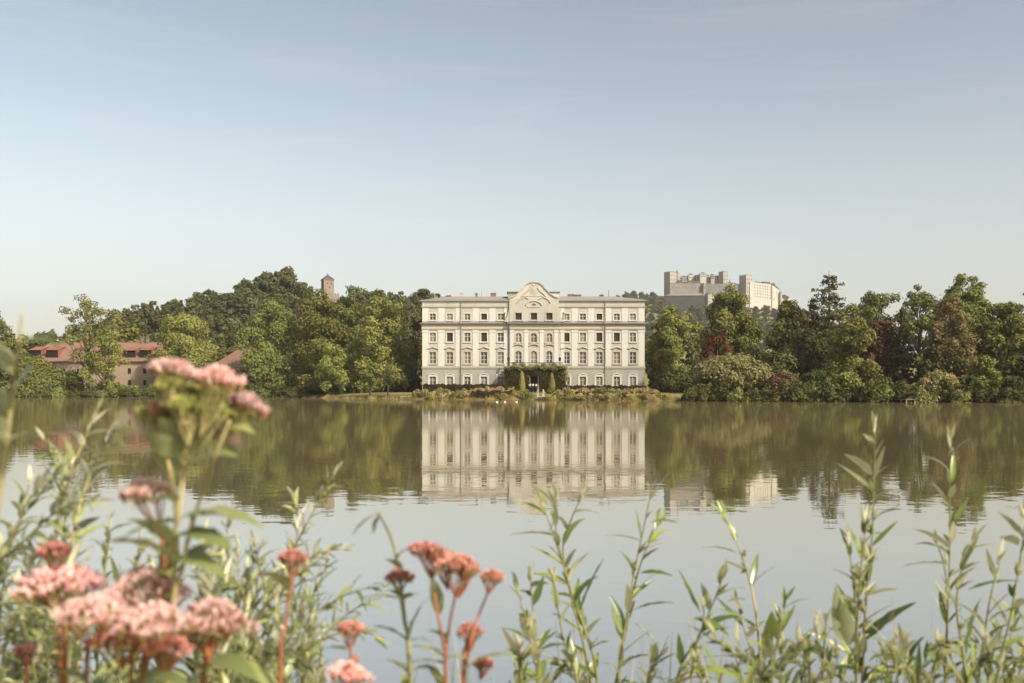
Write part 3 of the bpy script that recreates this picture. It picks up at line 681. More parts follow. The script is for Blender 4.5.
def hedge(name, label, px0, px1, ytop, d, mat, thick=1.2, per=260, leaf=0.16, cat='hedge', group=None):
    TREE_N[0] += 1; rng = np.random.default_rng(100 + TREE_N[0])
    xa, xb = (px0 - 512)/FPX*d, (px1 - 512)/FPX*d; g = gz((xa+xb)/2, d); H = CAM_H + (HOR - ytop)/FPX*d - g
    o_ = empty(name, ((xa+xb)/2, d, g - 0.05), 0, label, cat, group); L = xb - xa
    n = int(per * L * (H*2 + thick) / 2)
    u = rng.uniform(-L/2, L/2, n); side = rng.uniform(0, 1, n); top = side < thick/(thick + 2*H)
    hz_ = H + 0.10*np.sin(u*2.1) + 0.08*np.sin(u*5.3 + 1)
    z = np.where(top, hz_, rng.uniform(0, 1, n)*hz_) + rng.normal(size=n)*0.07
    sgn = np.where(rng.uniform(0, 1, n) < 0.6, -1, 1)
    y = np.where(top, rng.uniform(-thick/2, thick/2, n), sgn*thick/2) + rng.normal(size=n)*0.08
    N = np.stack([np.zeros(n), np.where(top, 0, sgn), np.where(top, 1, 0.3)], 1) + rng.normal(size=(n, 3))*0.6; N /= np.linalg.norm(N, axis=1, keepdims=True)
    T = np.clip(0.5 + 0.35*np.sin(u*1.7 + z*3) + rng.normal(size=n)*0.2, 0, 1)
    crown_obj('foliage', (np.stack([u, y, z], 1), N, leaf*rng.uniform(0.6, 1.3, n), T), M[mat], o_, rng)
    b = MB()
    for k in range(max(3, int(L / 1.2))):
        xx = -L/2 + L*(k + 0.5)/max(3, int(L/1.2)); b.tube([(xx, 0, -0.15), (xx + 0.05, 0, H*0.5), (xx, 0.1, H*0.92)], [0.05, 0.03, 0.01], 4)
    b.build('stems', M['bark'], o_)
    return o_

# ------------------------------------------------------------------ fortress on its rock
fort = empty('fortress', PT(725, 300, FORT_D) , 0, 'pale stone hilltop fortress with square towers and long barrack right of the palace', 'fortress')
FO = fort.location; FS = FPX / FORT_D
def fx(px): return (px - 512)/FS - FO.x
def fz(py): return CAM_H + (HOR - py)/FS - FO.z
def fblock(name, px0, px1, y0, y1, mat, y=0.0, dep=14.0, rot=0.0, parent=fort, cren=0, roof=None, roofh=0, win=None):
    b = MB(); cx = (fx(px0) + fx(px1))/2; W_ = fx(px1) - fx(px0)
    if rot: s = W_ / (abs(math.cos(rot)) + abs(math.sin(rot))); w_, d_ = s, s
    else: w_, d_ = W_, dep
    b.rbox(cx, y + d_/2, w_, d_, fz(y1) - 14, fz(y0), rot)
    if cren:
        for k in range(cren):
            for sd in (-1, 1):
                t_ = (k + 0.5)/cren - 0.5
                for (ax, ay) in ((t_*w_, sd*(d_/2 - 0.5)), (sd*(w_/2 - 0.5), t_*d_)):
                    c_, n_ = math.cos(rot), math.sin(rot)
                    b.rbox(cx + ax*c_ - ay*n_, y + d_/2 + ax*n_ + ay*c_, 0.95*w_/cren*0.62, 0.9, fz(y0), fz(y0) + 1.1, rot)
    o_ = b.build(name, mat, parent)
    if roof:
        r_ = MB(); r_.pyramid(cx, y + d_/2, w_*1.05, d_*1.05, fz(y0) + 0.01, fz(y0) + roofh, rot, ridge=0 if rot else max(0, w_ - d_)); r_.build('roof', roof, o_)
    if win:
        n_c, n_r, wy0, wy1, ws = win; c_, n_ = math.cos(rot), math.sin(rot)
        for i in range(n_c):
            for j in range(n_r):
                ax = ((i + 0.5)/n_c - 0.5)*w_*0.92; ay = -d_/2 - 0.02; zz = fz(wy0 + (wy1 - wy0)*(j + 0.5)/n_r)
                v = MB(); v.rbox(cx + ax*c_ - ay*n_, y + d_/2 + ax*n_ + ay*c_, ws, 0.3, zz - ws*0.7, zz + ws*0.7, rot); v.build('window', M['dark'], o_)
    return o_
RT = math.radians(33)
fblock('tower', 664.2, 676.4, 272.6, 292, M['fort_pink'], -6, rot=RT, cren=5, roof=M['fort_roof2'], roofh=1.6, win=(2, 3, 274, 286, 1.0))
fblock('tower', 676.0, 681.2, 273.4, 286, M['fort_pink'], 6, rot=RT, cren=3, win=(1, 2, 275, 283, 0.9))
b = MB(); b.lathe((fx(678.6), 12, fz(273.4)), [(1.5, 0), (1.8, 1.5), (0.8, 2.6), (0.9, 3.6), (0.1, 6.6)], 8); b.build('spire', M['fort_roof'], fort)
fblock('keep', 680.6, 697.2, 275.2, 290, M['fort_white'], 14, dep=16, win=(7, 2, 276, 281, 1.2), roof=M['fort_roof2'], roofh=1.4)
fblock('stair_tower', 689.6, 694.6, 274.0, 284, M['fort_white'], 8, dep=8, roof=M['fort_roof'], roofh=2.4, win=(2, 1, 275.4, 278, 1))
fblock('palas', 696.6, 709.2, 274.6, 292, M['fort_stone'], 2, dep=18, roof=M['fort_roof2'], roofh=1.5, win=(5, 3, 276, 287, 1.0))
fblock('palas', 708.8, 715.4, 276.6, 290, M['fort_white'], 6, dep=16, roof=M['fort_roof2'], roofh=1.2, win=(3, 2, 277, 282.6, 1.1))
fblock('palas', 715.2, 721.0, 275.4, 290, M['fort_stone'], 8, dep=16, roof=M['fort_roof'], roofh=2.0, win=(2, 2, 277, 283, 1.0))
fblock('tower', 719.4, 728.6, 272.0, 291, M['fort_pink'], 0, rot=RT, cren=4, roof=M['fort_roof2'], roofh=2.6, win=(2, 3, 274, 285, 1.0))
fblock('gatehouse', 727.8, 733.4, 282.0, 292, M['fort_pink'], 10, dep=12, roof=M['fort_roof'], roofh=1.4, win=(2, 1, 284, 288, 1.0))
b = MB(); b.lathe((fx(732.4), 16, fz(281.8)), [(1.0, 0), (1.1, 1.6), (0.4, 2.4), (0.08, 6.4)], 8); b.build('spire', M['fort_roof'], fort)
b = MB(); b.v += [(fx(675.4), -8, fz(283.2)), (fx(699.2), -8, fz(283.2)), (fx(698.4), 2, fz(280.4)), (fx(677.4), 2, fz(280.4))]; b.f.append((0, 1, 2, 3)); b.m.append(0)
b.box(fx(675.8), fx(698.8), -7.5, 3, fz(290), fz(283.4)); b.build('long_roof', [M['fort_roof']], fort)
fblock('curtain_wall', 668.4, 700.0, 284.6, 296, M['fort_stone'], -12, dep=6, cren=14, win=(9, 1, 287.5, 289, 0.8))
fblock('curtain_wall', 699.8, 735.6, 285.4, 296, M['fort_grey'], -13, dep=6, cren=14, win=(7, 2, 287, 292, 0.8))
b = MB(); b.v += [(fx(661.8), -24, fz(297.4)), (fx(700.4), -24, fz(297.0)), (fx(699), -15, fz(294.2)), (fx(669), -15, fz(294.8))]; b.f.append((0, 1, 2, 3)); b.m.append(0)
b.build('long_roof', M['fort_roof2'], fort)
fblock('bastion', 662.0, 704.0, 297.4, 306, M['fort_dark'], -23, dep=8)
fblock('outwork', 645.0, 662.4, 299.4, 308, M['fort_dark'], -23, dep=8)
b = MB(); b.v += [(fx(644.4), -24.5, fz(299.5)), (fx(662.2), -24.5, fz(299.5)), (fx(661.4), -17, fz(297.2)), (fx(646), -17, fz(297.2))]; b.f.append((0, 1, 2, 3)); b.m.append(0); b.build('long_roof', M['fort_dark'], fort)
for a_, wd, y0, y1, mt, rf_ in ((701.5, 4.0, 285.6, 293, 'fort_stone', 2.2), (729.6, 3.4, 285.0, 294, 'fort_pink', 2.0)):
    fblock('wall_tower', a_ - wd/2, a_ + wd/2, y0, y1, M[mt], -16, rot=RT, roof=M['fort_roof'], roofh=rf_, win=(1, 2, y0 + 1.2, y1 - 3, 0.9))
for a_, w1, y0, mt, rf_, hh_ in ((684, 5, 277.2, 'fort_pink', 'fort_roof', 2.2), (702.6, 6, 273.6, 'fort_white', 'fort_roof', 1.8), (712, 3, 275.2, 'fort_pink', 'fort_roof', 2.4), (734.6, 3.6, 284.0, 'fort_white', 'fort_roof', 2)):
    fblock('house', a_ - w1/2, a_ + w1/2, y0, y0 + 8, M[mt], -3, dep=7, roof=M[rf_], roofh=hh_, win=(3, 2, y0 + 0.5, y0 + 4, 0.9))
fblock('bastion_tower', 701.4, 708.2, 296.0, 306, M['fort_pink'], -25, rot=RT, roof=M['fort_roof'], roofh=2.8, win=(1, 1, 298, 302, 1.0))
fblock('bastion', 707.6, 714.0, 298.4, 308, M['fort_white'], -20, dep=8)
fblock('curtain_wall', 733.0, 741.0, 285.2, 297, M['fort_stone'], -2, dep=6, roof=M['fort_roof'], roofh=1.2)
fblock('tower', 738.8, 751.6, 276.2, 302, M['fort_pink'], -10, rot=RT, cren=6, win=(3, 4, 278, 295, 1.1))
def wingwall(name, pts, y, dep, mat, win=None, roofmat=None, roofpts=None):
    b = MB(); F = [(fx(a), y + sk, fz(c_)) for a, c_, sk in pts]; K = [(x, yy + dep, z) for x, yy, z in F]
    b.face(F); b.face(list(reversed(K)))
    for i in range(len(F)): b.face([F[i], K[i], K[(i+1) % len(F)], F[(i+1) % len(F)]])
    o_ = b.build(name, mat, fort)
    if win:
        for (a, c_, sk) in win:
            v = MB(); v.rbox(fx(a), y + sk - 0.0, 0.95, 0.5, fz(c_) - 0.62, fz(c_) + 0.62); v.build('window', M['dark'], o_)
    return o_
sk = lambda a: (a - 748)*0.55                                # the barrack turns its long face toward the sun
wingwall('barrack', [(748, 308, sk(748)), (773, 312, sk(773)), (773, 284.2, sk(773)), (748, 282.4, sk(748))], -10, 16, M['fort_white'],
         [(a, 285.4 + j*2.75 + (a - 750)*0.07, sk(a)) for a in (753.6, 756.4, 759.4, 762.6, 765.2, 767.8, 771.0) for j in range(5)])
b = MB()
for (a0, a1, c0) in ((754, 761, 281.9), (763, 770.4, 281.6), (770.6, 772.8, 282.9)):
    b.rbox((fx(a0)+fx(a1))/2, sk(a0) - 2, fx(a1)-fx(a0), 7, fz(286), fz(c0), 0.4)
b.build('attic_blocks', M['fort_roof'], fort)
wingwall('barrack_wing', [(772.6, 308, sk(772) - 1), (780.6, 310, sk(780) - 1), (780.6, 289.6, sk(780) - 1), (776, 286.6, sk(776) - 1), (772.6, 285.2, sk(772) - 1)], -10, 14, M['fort_white'], [(777.4, 292.4, sk(777) - 1), (774.6, 299, sk(774) - 1)])
b = MB(); pts = [(772.4, 283.2), (774.8, 282.4), (776.6, 285.2), (780.8, 288.2), (780.8, 289.5), (776, 286.5), (772.4, 285.1)]
F = [(fx(a), -11 + sk(a), fz(c_)) for a, c_ in pts]; K = [(x, y + 12, z) for x, y, z in F]; b.face(F); b.face(list(reversed(K)))
for i in range(len(F)): b.face([F[i], K[i], K[(i+1) % len(F)], F[(i+1) % len(F)]])
b.build('wing_roof', M['fort_roof'], fort)
fblock('turret', 779.8, 783.4, 292.4, 308, M['fort_pink'], 4, rot=RT, roof=M['fort_roof'], roofh=2.0)
wingwall('tail_wall', [(783, 308, 8), (794, 310, 12), (794, 298.6, 12), (790.6, 297.2, 11), (783, 296.6, 8)], -2, 8, M['fort_white'])
b = MB(); pts = [(782.8, 294.2), (786, 294.4), (791, 297.0), (790.4, 297.6), (782.8, 296.5)]
F = [(fx(a), 5, fz(c_)) for a, c_ in pts]; K = [(x, y + 9, z) for x, y, z in F]; b.face(F); b.face(list(reversed(K)))
for i in range(len(F)): b.face([F[i], K[i], K[(i+1) % len(F)], F[(i+1) % len(F)]])
b.build('wing_roof', M['fort_roof'], fort)

# ------------------------------------------------------------------ watch tower on the wooded hill
TD = 462.0; tx = (327.6 - 512)/FPX*TD; tg = gz(tx, TD) - 1; ts = FPX/TD
wt = empty('hill_tower', (tx, TD, tg), math.radians(25), 'square brown stone tower with a pointed grey roof rising from the wooded hill', 'tower')
tz = lambda py: CAM_H + (HOR - py)/ts - tg
w_ = 13.8/ts/(math.cos(math.radians(25)) + math.sin(math.radians(25)))*1.0
b = MB(); b.rbox(0, 0, w_, w_, 0, tz(279.8)); b.rbox(0, 0, w_ + 0.5, w_ + 0.5, tz(280.4), tz(279.8) + 0.003); b.build('wall', M['tower'], wt)
b = MB(); b.pyramid(0, 0, w_*1.12, w_*1.12, tz(279.8) + 0.01, tz(274.4)); b.lathe((0, 0, tz(274.5)), [(0.12, 0), (0.2, 0.3), (0.03, 0.8)], 6); b.build('roof', M['fort_roof'], wt)
for k, zz in ((-0.8, 284.6), (1.2, 284.6), (0.2, 288.6)):
    b = MB(); b.box(k - 0.2, k + 0.2, -w_/2 - 0.02, -w_/2 + 0.2, tz(zz), tz(zz) + 0.7); b.build('window', M['dark'], wt)
b = MB(); b.box(-w_*0.3, w_*0.9, -w_*0.9, -w_*0.9 + 0.8, 0, tz(295.4))
for k in range(5): b.box(-w_*0.3 + k*w_*0.26, -w_*0.3 + k*w_*0.26 + w_*0.15, -w_*0.9, -w_*0.9 + 0.8, tz(295.4), tz(293.8))
b.build('crenellated_wall', M['tower'], wt)

# ------------------------------------------------------------------ houses on the left shore
def house(name, label, px0, px1, y_eave, y_ridge, d, rot, wallmat, dep, ridge_in, dormers, wins, chims):
    s = FPX/d; cx = ((px0 + px1)/2 - 512)/s; g = gz(cx, d) - 0.3; zf = lambda py: CAM_H + (HOR - py)/s - g
    xf = lambda px: (px - 512)/s - cx; L = xf(px1) - xf(px0)
    root = empty(name, (cx, d, g), rot, label, 'house')
    hs_ = [(0, 0, xf(a - w/2), xf(a + w/2), zf(c_ + h/2), zf(c_ - h/2)) for a, c_, w, h in wins]
    b = MB(); x0, x1 = -L/2 + 0.8, L/2 - 0.8; ze = zf(y_eave)
    # one skin per storey keeps the openings of the rows apart
    rows = hs_; two = len({c_ for a, c_, w, h in wins}) > 1; cuts = [0.0, zf(377.0), ze] if two else [0.0, ze]
    if rows:
        for i in range(len(cuts) - 1):
            pierced(b, x0, x1, cuts[i], cuts[i+1], 0.0, [h for h in hs_ if cuts[i] < (h[4] + h[5])/2 < cuts[i+1]], 0.25)
    else: b.face([(x0, 0, 0), (x1, 0, 0), (x1, 0, ze), (x0, 0, ze)])
    b.face([(x0, 0, 0), (x0, 0, ze), (x0, dep, ze), (x0, dep, 0)]); b.face([(x1, 0, 0), (x1, dep, 0), (x1, dep, ze), (x1, 0, ze)])
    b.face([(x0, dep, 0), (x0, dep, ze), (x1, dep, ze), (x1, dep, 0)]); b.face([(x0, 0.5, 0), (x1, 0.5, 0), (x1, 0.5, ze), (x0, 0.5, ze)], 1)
    b.build('wall', [wallmat, M['dark']], root)
    for h in hs_:
        w = MB(); a, c_, e_, f_ = h[2:6]
        for q in ((a - 0.15, a, e_ - 0.15, f_ + 0.15), (c_, c_ + 0.15, e_ - 0.15, f_ + 0.15), (a, c_, f_, f_ + 0.15), (a, c_, e_ - 0.15, e_)): w.box(q[0], q[1], -0.05, 0.04, q[2], q[3])
        wo_ = w.build('window', M['house'], root)
        w = MB(); w.face([(a, 0.2, e_), (c_, 0.2, e_), (c_, 0.2, f_), (a, 0.2, f_)]); w.build('pane', M['dark'], wo_)
    zr = zf(y_ridge); b = MB(); i0 = ridge_in/s
    b.v += [(-L/2, -0.7, ze - 0.15), (L/2, -0.7, ze - 0.15), (L/2, dep + 0.7, ze - 0.15), (-L/2, dep + 0.7, ze - 0.15), (-L/2 + i0, dep/2, zr), (L/2 - i0, dep/2, zr)]
    for q in ((0, 1, 5, 4), (1, 2, 5), (2, 3, 4, 5), (3, 0, 4), (0, 3, 2, 1)): b.f.append(q); b.m.append(0)
    rf = b.build('roof', M['tile'], root)
    b = MB(); b.tube([(-L/2 + i0, dep/2, zr), (L/2 - i0, dep/2, zr)], 0.14, 5); b.tube([(-L/2, -0.7, ze - 0.1), (-L/2 + i0, dep/2, zr)], 0.12, 5); b.tube([(L/2, -0.7, ze - 0.1), (L/2 - i0, dep/2, zr)], 0.12, 5)
    b.build('ridge_tiles', M['dormer'], rf)
    slope = (zr - ze)/(dep/2 + 0.7)
    for (a, w, c0, c1) in dormers:                           # long shed dormers with a dark window face and red cheeks
        xa, xb = xf(a - w/2), xf(a + w/2); zb_, zt_ = zf(c1), zf(c0); yb = (zb_ - ze)/slope - 0.7; yt = (zt_ - ze)/slope - 0.7
        q = MB(); q.face([(xa, yb, zb_), (xb, yb, zb_), (xb, yb, zt_), (xa, yb, zt_)], 1)
        q.face([(xa - 0.2, yb - 0.4, zt_ - 0.05), (xb + 0.2, yb - 0.4, zt_ - 0.05), (xb + 0.2, yt + 1.6, zt_ + 1.6*slope + 0.1), (xa - 0.2, yt + 1.6, zt_ + 1.6*slope + 0.1)], 0)
        for x in (xa, xb): q.face([(x, yb, zb_), (x, yb, zt_), (x, yt + 1.0, zt_ + slope)], 0)
        for k in range(3): q.box(xa + (xb - xa)*(k + 0.5)/3 - 0.05, xa + (xb - xa)*(k + 0.5)/3 + 0.05, yb - 0.06, yb + 0.02, zb_, zt_ - 0.1, 1)
        q.build('dormer', [M['dormer'], M['dark']], rf)
    for (a, w, c0, mt) in chims:
        q = MB(); q.box(xf(a - w/2), xf(a + w/2), dep/2 - 0.6, dep/2 + 0.6, zr - 1.2, zf(c0 + 0.5)); q.box(xf(a - w/2) - 0.1, xf(a + w/2) + 0.1, dep/2 - 0.7, dep/2 + 0.7, zf(c0 + 0.5), zf(c0)); q.build('chimney', M[mt], rf)
    return root
WN = [(64, 371, 2.4, 4.4), (78, 371, 2.4, 4.4), (92, 371, 2.4, 4.4), (106, 371, 2.4, 4.4), (129.4, 371, 3.4, 5.4), (144.6, 371, 3.4, 5.4), (158.6, 371, 3.4, 5.4),
      (64, 383.5, 2.4, 4.4), (78, 383.5, 2.4, 4.4), (92, 383.5, 2.4, 4.4), (106, 383.5, 2.4, 4.4), (129.4, 382.6, 3.2, 5.0), (144.6, 382.6, 3.2, 5.0), (158.4, 382.6, 3.2, 5.0), (170, 383.5, 2.8, 4.4)]
house('farmhouse', 'long ochre farmhouse with a red hipped roof and dark dormers behind the shore trees', 21, 184, 361.0, 341.4, 272, 0, M['house'], 15, 17,
      [(33.5, 12, 349.8, 357.2), (50.5, 12, 349.8, 357.2), (128.4, 12, 350.2, 357.2), (144.2, 12, 349.8, 357.2)], WN,
      [(49.2, 3.0, 341.0 - 2.2, 'brick'), (132.4, 2.4, 334.8, 'brick'), (137.6, 2.2, 336.4, 'brick')])
house('red_roofed_house', 'smaller red roofed house half hidden between the round tree and the big dark tree', 204, 272, 368.0, 345.6, 262, math.radians(-18), M['housew'], 14, 22,
      [], [(262, 380, 2.4, 4.0), (256, 380, 2.4, 4.0), (268, 380, 2.4, 4)], [(224.0, 3.0, 343.0, 'housew'), (233, 5, 343.8, 'dormer')])

# ------------------------------------------------------------------ woods on the hills: six crowns, many trees
protos = []
for k in range(6):
    rng = np.random.default_rng(900 + k)
    if k < 4:
        R, H = (5.0, 12.5) if k < 2 else (4.2, 11.0)
        cent, kk, arr = crown_arrays(R, H*0.86, ['round', 'egg', 'dome', 'round'][k], rng, 26, 42, 0.52, rc=(0.22, 0.38))
        C, N, s, T = arr; C = C + np.array([0, 0, H*0.14])
    else:
        R, H = 3.0, 15.0; C, N, s, T, e_ = conifer_arrays(R, H*0.93, rng, 15, 10, 0.5); C = C + np.array([0, 0, H*0.07])
    V, F = leaf_arrays(C, N, s, rng)
    i0 = len(V); r_ = 0.28; ang = np.arange(6)*math.pi/3
    tv = np.concatenate([np.stack([r_*np.cos(ang), r_*np.sin(ang), np.full(6, -0.8)], 1), np.stack([r_*0.5*np.cos(ang), r_*0.5*np.sin(ang), np.full(6, H*0.6)], 1)])
    tf = np.array([[i0 + j, i0 + (j+1) % 6, i0 + 6 + (j+1) % 6, i0 + 6 + j] for j in range(6)])
    o_ = quads('tmp', np.concatenate([V, tv]), np.concatenate([F, tf]), M['mid'], None, np.concatenate([T, np.zeros(6)]))
    me = o_.data; me.materials.clear(); bpy.data.objects.remove(o_); protos.append((me, H))
pm = {}
def proto(k, mat):
    if (k, mat) not in pm:
        me = protos[k][0].copy(); me.materials.append(M[mat]); me.materials.append(M['bark'])
        mi = np.zeros(len(me.polygons), np.int32); mi[-6:] = 1; me.polygons.foreach_set('material_index', mi); pm[(k, mat)] = me
    return pm[(k, mat)]
def woodtree(name, x, y, h, k, mat, label, group, rz, wd=1.0):
    o_ = link(name, proto(k, mat)); s = h/protos[k][1]; o_.location = (x, y, gz(x, y) - 0.3); o_.scale = (s*wd, s*wd, s); o_.rotation_euler = (0, 0, rz)
    tag(o_, label, 'tree', group); return o_
rd = random.Random(5); cnt = 0
for y in np.arange(345, 496, 13.5):
    for x in np.arange(-215, -18, 8.6 if y > 400 else 9.5):
        px = 512 + FPX*x/y
        xx, yy = x + rd.uniform(-3, 3), y + rd.uniform(-4, 4)
        if px < 60 or px > 445 or gz(xx, yy) < 4 or (abs(xx - tx) < 6.5 and yy < TD + 6 and yy > TD - 22 and False): continue
        if abs(xx - tx) < 7 and abs(yy - TD) < 8: continue
        sp = rd.random(); h = rd.uniform(9.5, 14.5)
        if abs(512 + FPX*xx/yy - 332) < 16 and yy > 395: h = rd.uniform(9.5, 11.5)
        elif yy > 470: h *= rd.uniform(0.8, 1.15)
        if 140 < px < 185 and sp < 0.4: k, mat, nm, lb = rd.choice((4, 5)), 'deep', 'spruce_tree', 'dark spruce among the leafy trees of the wooded hill left of the palace'
        else: k, mat, nm, lb = rd.randrange(4), ('deep', 'hill', 'deep', 'hill')[int(sp*4)], 'hill_tree', 'leafy tree in the dense wood covering the hill left of the palace'
        woodtree(nm, xx, yy, h, k, mat, lb, 'spruces on the wooded hill' if k > 3 else 'trees covering the wooded hill', rd.uniform(0, 6.28), rd.uniform(0.9, 1.25)); cnt += 1
print('hill trees', cnt)
# two tall trees that make the skyline of the hill
for px, yt, dd, w, mat, lb in ((284, 266.5, 455, 1.25, 'deep', 'tallest dark round tree on the hill crest left of the stone tower'), (262, 273, 450, 1.2, 'hill', 'green round tree on the crest beside the tallest dark tree')):
    x = (px - 512)/FPX*dd; woodtree('hill_tree', x, dd, CAM_H + (HOR - yt)/FPX*dd - gz(x, dd), 0, mat, lb, 'trees covering the wooded hill', 1.0, w*0.9)
for k_, (px, yt, dd, mat) in enumerate(((6, 332, 330, 'mid'), (22, 335, 340, 'olive'), (38, 334, 335, 'deep'), (52, 331, 330, 'deep'), (70, 333, 338, 'mid'), (84, 330, 345, 'mid'), (99, 328, 340, 'deep'), (112, 322, 335, 'olive'), (125, 318, 338, 'olive'), (-12, 330, 330, 'mid'))):
    x = (px - 512)/FPX*dd; woodtree('background_tree', x, dd, CAM_H + (HOR - yt)/FPX*dd - gz(x, dd), k_ % 4, mat, 'leafy tree in the row behind the long red farmhouse roof', 'trees behind the farmhouse', k_*1.3, 1.0)
cnt = 0
for y in np.arange(1165, 1335, 19):
    for px in np.arange(606, 880, 9.5):
        yy = y + rd.uniform(-6, 6); xx = (px + rd.uniform(-3, 3) - 512)/FPX*yy; pp = 512 + FPX*xx/yy
        if 660 < pp < 796 and yy > FORT_D - 32: continue
        if yy > 1312 and not (606 < pp < 662 or pp > 796): continue
        g = gz(xx, yy); ytop = HOR - (g + 11 - CAM_H)/yy*FPX
        if ytop > 345 or (664 < pp < 735 and ytop < 296) or (735 <= pp < 796 and ytop < 301): continue
        woodtree('slope_tree', xx, yy, rd.uniform(9, 14), rd.randrange(4), ('deep', 'hill', 'hill', 'deep')[rd.randrange(4)], 'small hazy tree on the far slope under the fortress', 'trees on the fortress hill', rd.uniform(0, 6.28), 1.3); cnt += 1
print('fort trees', cnt)

# ------------------------------------------------------------------ trees along the far shore
G1 = 'big leafy trees left of the palace'; G2 = 'trees on the right bank'
tree('broadleaf_tree', 'huge dark green tree left of the palace, darkest of its clump', 235, 310, 299, 250, 'mid', 'dome', base=0.01, group=G1, ncl=90, rc=(0.17, 0.30))
tree('broadleaf_tree', 'olive green tree with low crown in the middle of the left clump', 288, 352, 291, 246, 'olive', 'egg', base=0.02, group=G1, ncl=74)
tree('broadleaf_tree', 'bright yellow green rounded tree at the right edge of the left clump', 346, 417, 296, 234, 'lime', 'dome', base=0.03, group=G1, ncl=84, rc=(0.16, 0.27))
tree('broadleaf_tree', 'tall mid green tree behind the olive one, left of the palace', 322, 372, 286, 252, 'mid', 'round', base=0.15, group=G1)
tree('broadleaf_tree', 'smaller light green tree with drooping crown at the front of the left clump', 312, 352, 338, 231, 'lime', 'dome', base=0.02, group=G1, ncl=46, leaf=0.26)
tree('young_tree', 'thin brownish young tree on the lawn left of the palace', 374, 402, 348, 206, 'olive', 'egg', base=0.3, ncl=20, dens=0.55, leaf=0.22, trunk_r=0.12)
tree('young_tree', 'small dark green tree in the shade beside the thin brownish one', 362, 378, 360, 214, 'mid', 'egg', base=0.2, ncl=18, leaf=0.24)
tree('broadleaf_tree', 'light green round tree in front of the farmhouse roof', 151, 216, 313, 262, 'lime', 'round', base=0.22, ncl=50)
tree('airy_tree', 'tall sparse tree with open crown standing before the farmhouse', 58, 118, 294.5, 256, 'olive', 'vase', base=0.30, ncl=58, dens=0.42, rc=(0.11, 0.19), leaf=0.3, limbs=20, trunk_r=0.42)
tree('airy_tree', 'lower leaning tree with drooping green foliage beside the tall sparse tree', 82, 128, 326, 253, 'lime', 'egg', base=0.10, ncl=44, dens=0.55, rc=(0.16, 0.28), trunk_r=0.25)
tree('broadleaf_tree', 'dark tree at the left end of the far shore', -40, 14, 306, 255, 'mid', 'round', base=0.12)
tree('broadleaf_tree', 'dark copper tree squeezed between the left clump and the palace wall', 404, 426, 302, 250, 'brown', 'egg', base=0.1, ncl=30)
tree('broadleaf_tree', 'green treetop peeping over the left end of the palace roof', 420, 444, 292.5, 300, 'mid', 'round', base=0.3, ncl=26)
tree('broadleaf_tree', 'dark tree in the gap behind the yellow green tree and the palace', 396, 420, 312, 262, 'deep', 'round', base=0.1, ncl=26)
bush('willow_shrub', 'large green willow shrub at the far left waterside', 8, 62, 355, 253, 'mid', ncl=46, leaf=0.28)
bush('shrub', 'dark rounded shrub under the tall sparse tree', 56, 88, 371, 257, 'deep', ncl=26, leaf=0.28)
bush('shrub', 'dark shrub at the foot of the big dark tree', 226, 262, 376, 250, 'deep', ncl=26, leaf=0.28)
for k_, (a, b_, yt, mt, lb) in enumerate(((94, 112, 381, 'mid', 'green shrub at the water below the leaning tree'), (110, 128, 384, 'mid', 'low green shrub in front of the ochre house wall, left one'),
        (126, 146, 385, 'olive', 'low olive shrub in front of the ochre house wall'), (144, 166, 384, 'deep', 'low dark shrub right of the olive one at the farmhouse'),
        (160, 186, 386, 'mid', 'low shrub behind the pink blossoms at the farmhouse corner'), (182, 210, 384, 'mid', 'shrub on the shore left of the smaller house'), (206, 230, 382, 'deep', 'dark shrub below the smaller red roofed house'))):
    bush('shrub', lb, a, b_, yt, 254, mt, 'shrubs along the left shore', ncl=16, leaf=0.26)

tree('broadleaf_tree', 'light green tree against the right end of the palace', 645, 696, 306, 231, 'lime', 'egg', base=0.04, group=G2, ncl=86, leaf=0.28, rc=(0.17, 0.28))
tree('broadleaf_tree', 'mid green tree behind the light green one right of the palace', 676, 708, 312, 236, 'olive', 'round', base=0.15, group=G2, ncl=36)
tree('broadleaf_tree', 'tall brownish olive tree rising in front of the fortress', 698, 764, 286, 212, 'olive', 'egg', base=0.04, group=G2, ncl=96, rc=(0.16, 0.27))
tree('red_leaved_tree', 'small wine red tree below the fortress', 698, 736, 333, 196, 'red', 'round', base=0.25, group=G2, ncl=30, leaf=0.24)
tree('broadleaf_tree', 'olive tree with uneven top right of the fortress', 764, 812, 301, 206, 'olive', 'egg', base=0.05, group=G2, ncl=84)
tree('broadleaf_tree', 'spreading pale olive tree leaning over the water with dark shade beneath', 684, 772, 355, 174, 'grey', 'dome', base=0.30, group=G2, ncl=60, leaf=0.24, rc=(0.13, 0.22), limbs=16)
tree('conifer_tree', 'tall conifer with a thin bare looking spire', 790, 868, 269.0, 200, 'conifer', 'conifer', base=0.04, group=G2, dens=0.85, leaf=0.25, airy=1.0)
tree('conifer_tree', 'shorter conifer close beside the thin spire', 797, 829, 294, 206, 'conifer', 'conifer', base=0.05, group=G2, leaf=0.26)
tree('broadleaf_tree', 'light olive tree in front of the two conifers', 826, 874, 305, 178, 'olive', 'egg', base=0.05, group=G2, ncl=74, leaf=0.26)
tree('broadleaf_tree', 'open crowned tree behind the copper tree right of the conifers', 851, 906, 283, 226, 'mid', 'round', base=0.4, group=G2, ncl=40, dens=0.75, rc=(0.15, 0.26))
tree('copper_tree', 'dark copper tree between the conifers and the feathery larch', 856, 904, 316, 186, 'brown', 'egg', base=0.06, group=G2, ncl=70)
tree('larch_tree', 'feathery rust tinged larch on the right bank', 884, 922, 303, 182, 'conifer', 'conifer', base=0.06, group=G2, leaf=0.24)
